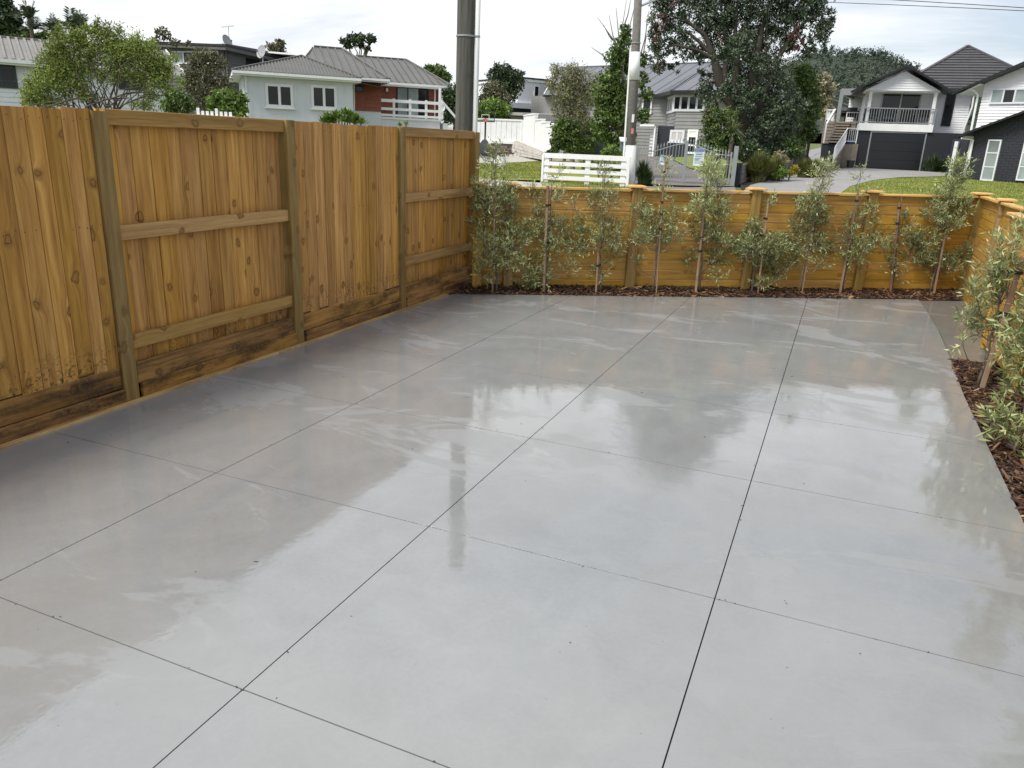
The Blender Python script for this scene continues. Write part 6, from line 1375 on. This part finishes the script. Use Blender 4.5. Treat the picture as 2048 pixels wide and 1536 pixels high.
tussock('dark spiky plants nearest the front wing, against the charcoal wall', 1893, 350, 41, 18, 30, 400, G['dark'], 78, .6, 'flax_clump', None, .05)
def yucca(label, x, y, dep, rpx, seed):
    R = np.random.default_rng(seed); c = at(x, y, dep); b = Vector((c.x, c.y, gz(c.x, c.y))); t = thing('cabbage_tree', label, 'plant', b); s = 1/ppm(dep); c = np.array(c-b); n = 110
    z = R.uniform(-.55, 1, n); a = R.uniform(0, 6.283, n); q = np.sqrt(1-z*z*.95); d = unit(np.stack([np.cos(a)*q, np.sin(a)*q, z], 1)); ln = rpx*s*R.uniform(.75, 1.15, n); nr = unit(np.stack([0*a, 0*a, 1+0*a], 1)+d*.1)
    q1 = leaf_quads(np.repeat(c[None], n, 0), d, nr, ln*.7, ln*.10); d2 = unit(d+np.array([0, 0, -.45])); q2 = leaf_quads(c+d*(ln*.62)[:, None], d2, nr, ln*.45, ln*.09)
    quads('leaves', np.concatenate([q1, q2]), leafmat('strap_leaf', [(0, (.07,.11,.03)), (.6, (.16,.21,.07)), (1, (.30,.34,.15))], .4, .2), t); MB().tube([(0, 0, -.3), tuple(c)], [.12, .09], 8).build('trunk', BARK, t, smooth=True)
yucca('spiky cabbage tree rosette under the large tree', 1465, 264, 36, 30, 81)
t = thing('flowering_pot_plant', 'dark red flowering plant in a white pot on the grass across the street', 'plant', hit(1000, 338)); dd = (t.location-CAM).dot(HF); s = 1/ppm(dd)
pot = MB().tube([(0, 0, 0), (0, 0, .25*30*s), (0, 0, 24*s)], [8*s, 12*s, 11*s], 14); pot.build('pot', MT['white'], t, smooth=True)
ph = at(1000, 300, dd)-t.location
quads('flowers', blobs_crown(np.random.default_rng(5), [((ph.x+HR.x*k*s, ph.y+HR.y*k*s, ph.z+q*s), (9*s, 9*s, 7*s)) for k, q in ((-20, 0), (-8, 4), (8, 2), (22, -1), (0, -8))], 420, .075, .6, .4, per=8), G['red'], t)
quads('crown', blobs_crown(np.random.default_rng(6), [((ph.x, ph.y, ph.z-12*s), (18*s, 14*s, 10*s))], 300, .1, .4, .4, per=8), G['mid'], t)
tree('low_shrub', 'small dark shrub at the foot of the white stepped wall', 'shrub', [(1100,308,9,8),(1108,302,7,7)], 39, 900, .11, G['dark'], 1103, 91, .5, .3, .04, 2)
tree('yard_shrub', 'yellow-green low shrub behind the white rail fence', 'shrub', [(1225,300,14,10),(1240,308,12,10),(1210,305,10,8)], 31, 1400, .1, G['bright'], 1226, 92, .45, .35, .04, 3)
tree('lawn_edge_shrub', 'leafy green planting seen through the white rail fence', 'shrub', [(1215,335,30,10),(1180,330,24,10),(1235,345,16,8)], 29.5, 1700, .11, G['mid'], 1205, 93, .4, .35, .03, 3)
R = np.random.default_rng(12); ro = thing('rock_bed', 'small bed of pale stones and low plants along the uphill path', 'garden bed', hit(1665, 322))
for i in range(26):
    p = hit(1658+R.uniform(-6, 22), 333-R.uniform(0, 32))-ro.location; r = R.uniform(.07, .16); bm = bmesh.new(); bmesh.ops.create_icosphere(bm, subdivisions=1, radius=r)
    for v in bm.verts: v.co *= R.uniform(.75, 1.2); v.co.z *= .7
    me = bpy.data.meshes.new('stone'); bm.to_mesh(me); bm.free(); o = link('stone', me, MT['blockwall'] if i % 3 else MT['stone'], ro, p+Vector((0, 0, .1)))
quads('leaves', blobs_crown(R, [(tuple(hit(1662+4*i, 326-6*i)-ro.location+Vector((0, 0, .2))), (.4, .4, .22)) for i in range(5)], 900, .08, .4, .4, per=8), G['mid'], ro)

# picket fence tops and trellis just above the paling fence
F = Facade('white_trellis', 'white picket fence tops peeking above the tall paling fence near the leafy bush', 'fence', 394, 20, 530, 20)
zt = F.z(430, 227)
for i in range(8): x_ = F.x(396, 225)+i*.115; MB().box(x_-.035, x_+.035, 0, .02, zt-1.2, zt+(.05 if i % 4 else .12)).build('picket', MT['white'], F.root)
F.part('rail', MB().box(F.x(394, 225), F.x(470, 225), -.03, -.001, zt-.16, zt-.05), MT['white'])

# ================================================================== wooded hill
def hillz(u, d):
    top = np.interp(u, [-.1, .2, .33, .36, .40, .436, .474, .50, .56, .75, 1.2], [0, 6, 28, 30, 30.5, 30, 26, 24.5, 22, 17, 14])
    return -1+top*np.exp(-((d-265)/95)**2)
hm = MB(); us = np.linspace(-.1, 1.2, 60); ds = np.linspace(130, 420, 26)
for d in ds:
    for u in us: p = hp(u, d); hm.v.append((p.x, p.y, hillz(u, d)+2))
for j in range(len(ds)-1):
    for i in range(len(us)-1): a = j*len(us)+i; hm.f.append((a, a+1, a+1+len(us), a+len(us)))
hm.build('hill', plain('hill_undergrowth', (.025,.036,.018), .95, .3, .2), kind='structure', smooth=True)
R = np.random.default_rng(21); bl = []
for _ in range(2300):
    u, d = R.uniform(.27, .72), R.uniform(165, 290); r = R.uniform(1.3, 2.8); p = hp(u, d); bl.append(((p.x, p.y, hillz(u, d)+1.5+r*.25), (r, r, r*.9)))
P = blobs_crown(R, bl, 110000, .55, .62, .22, .3, .5, per=10)
quads('forest', P, G['hill'], kind='stuff')
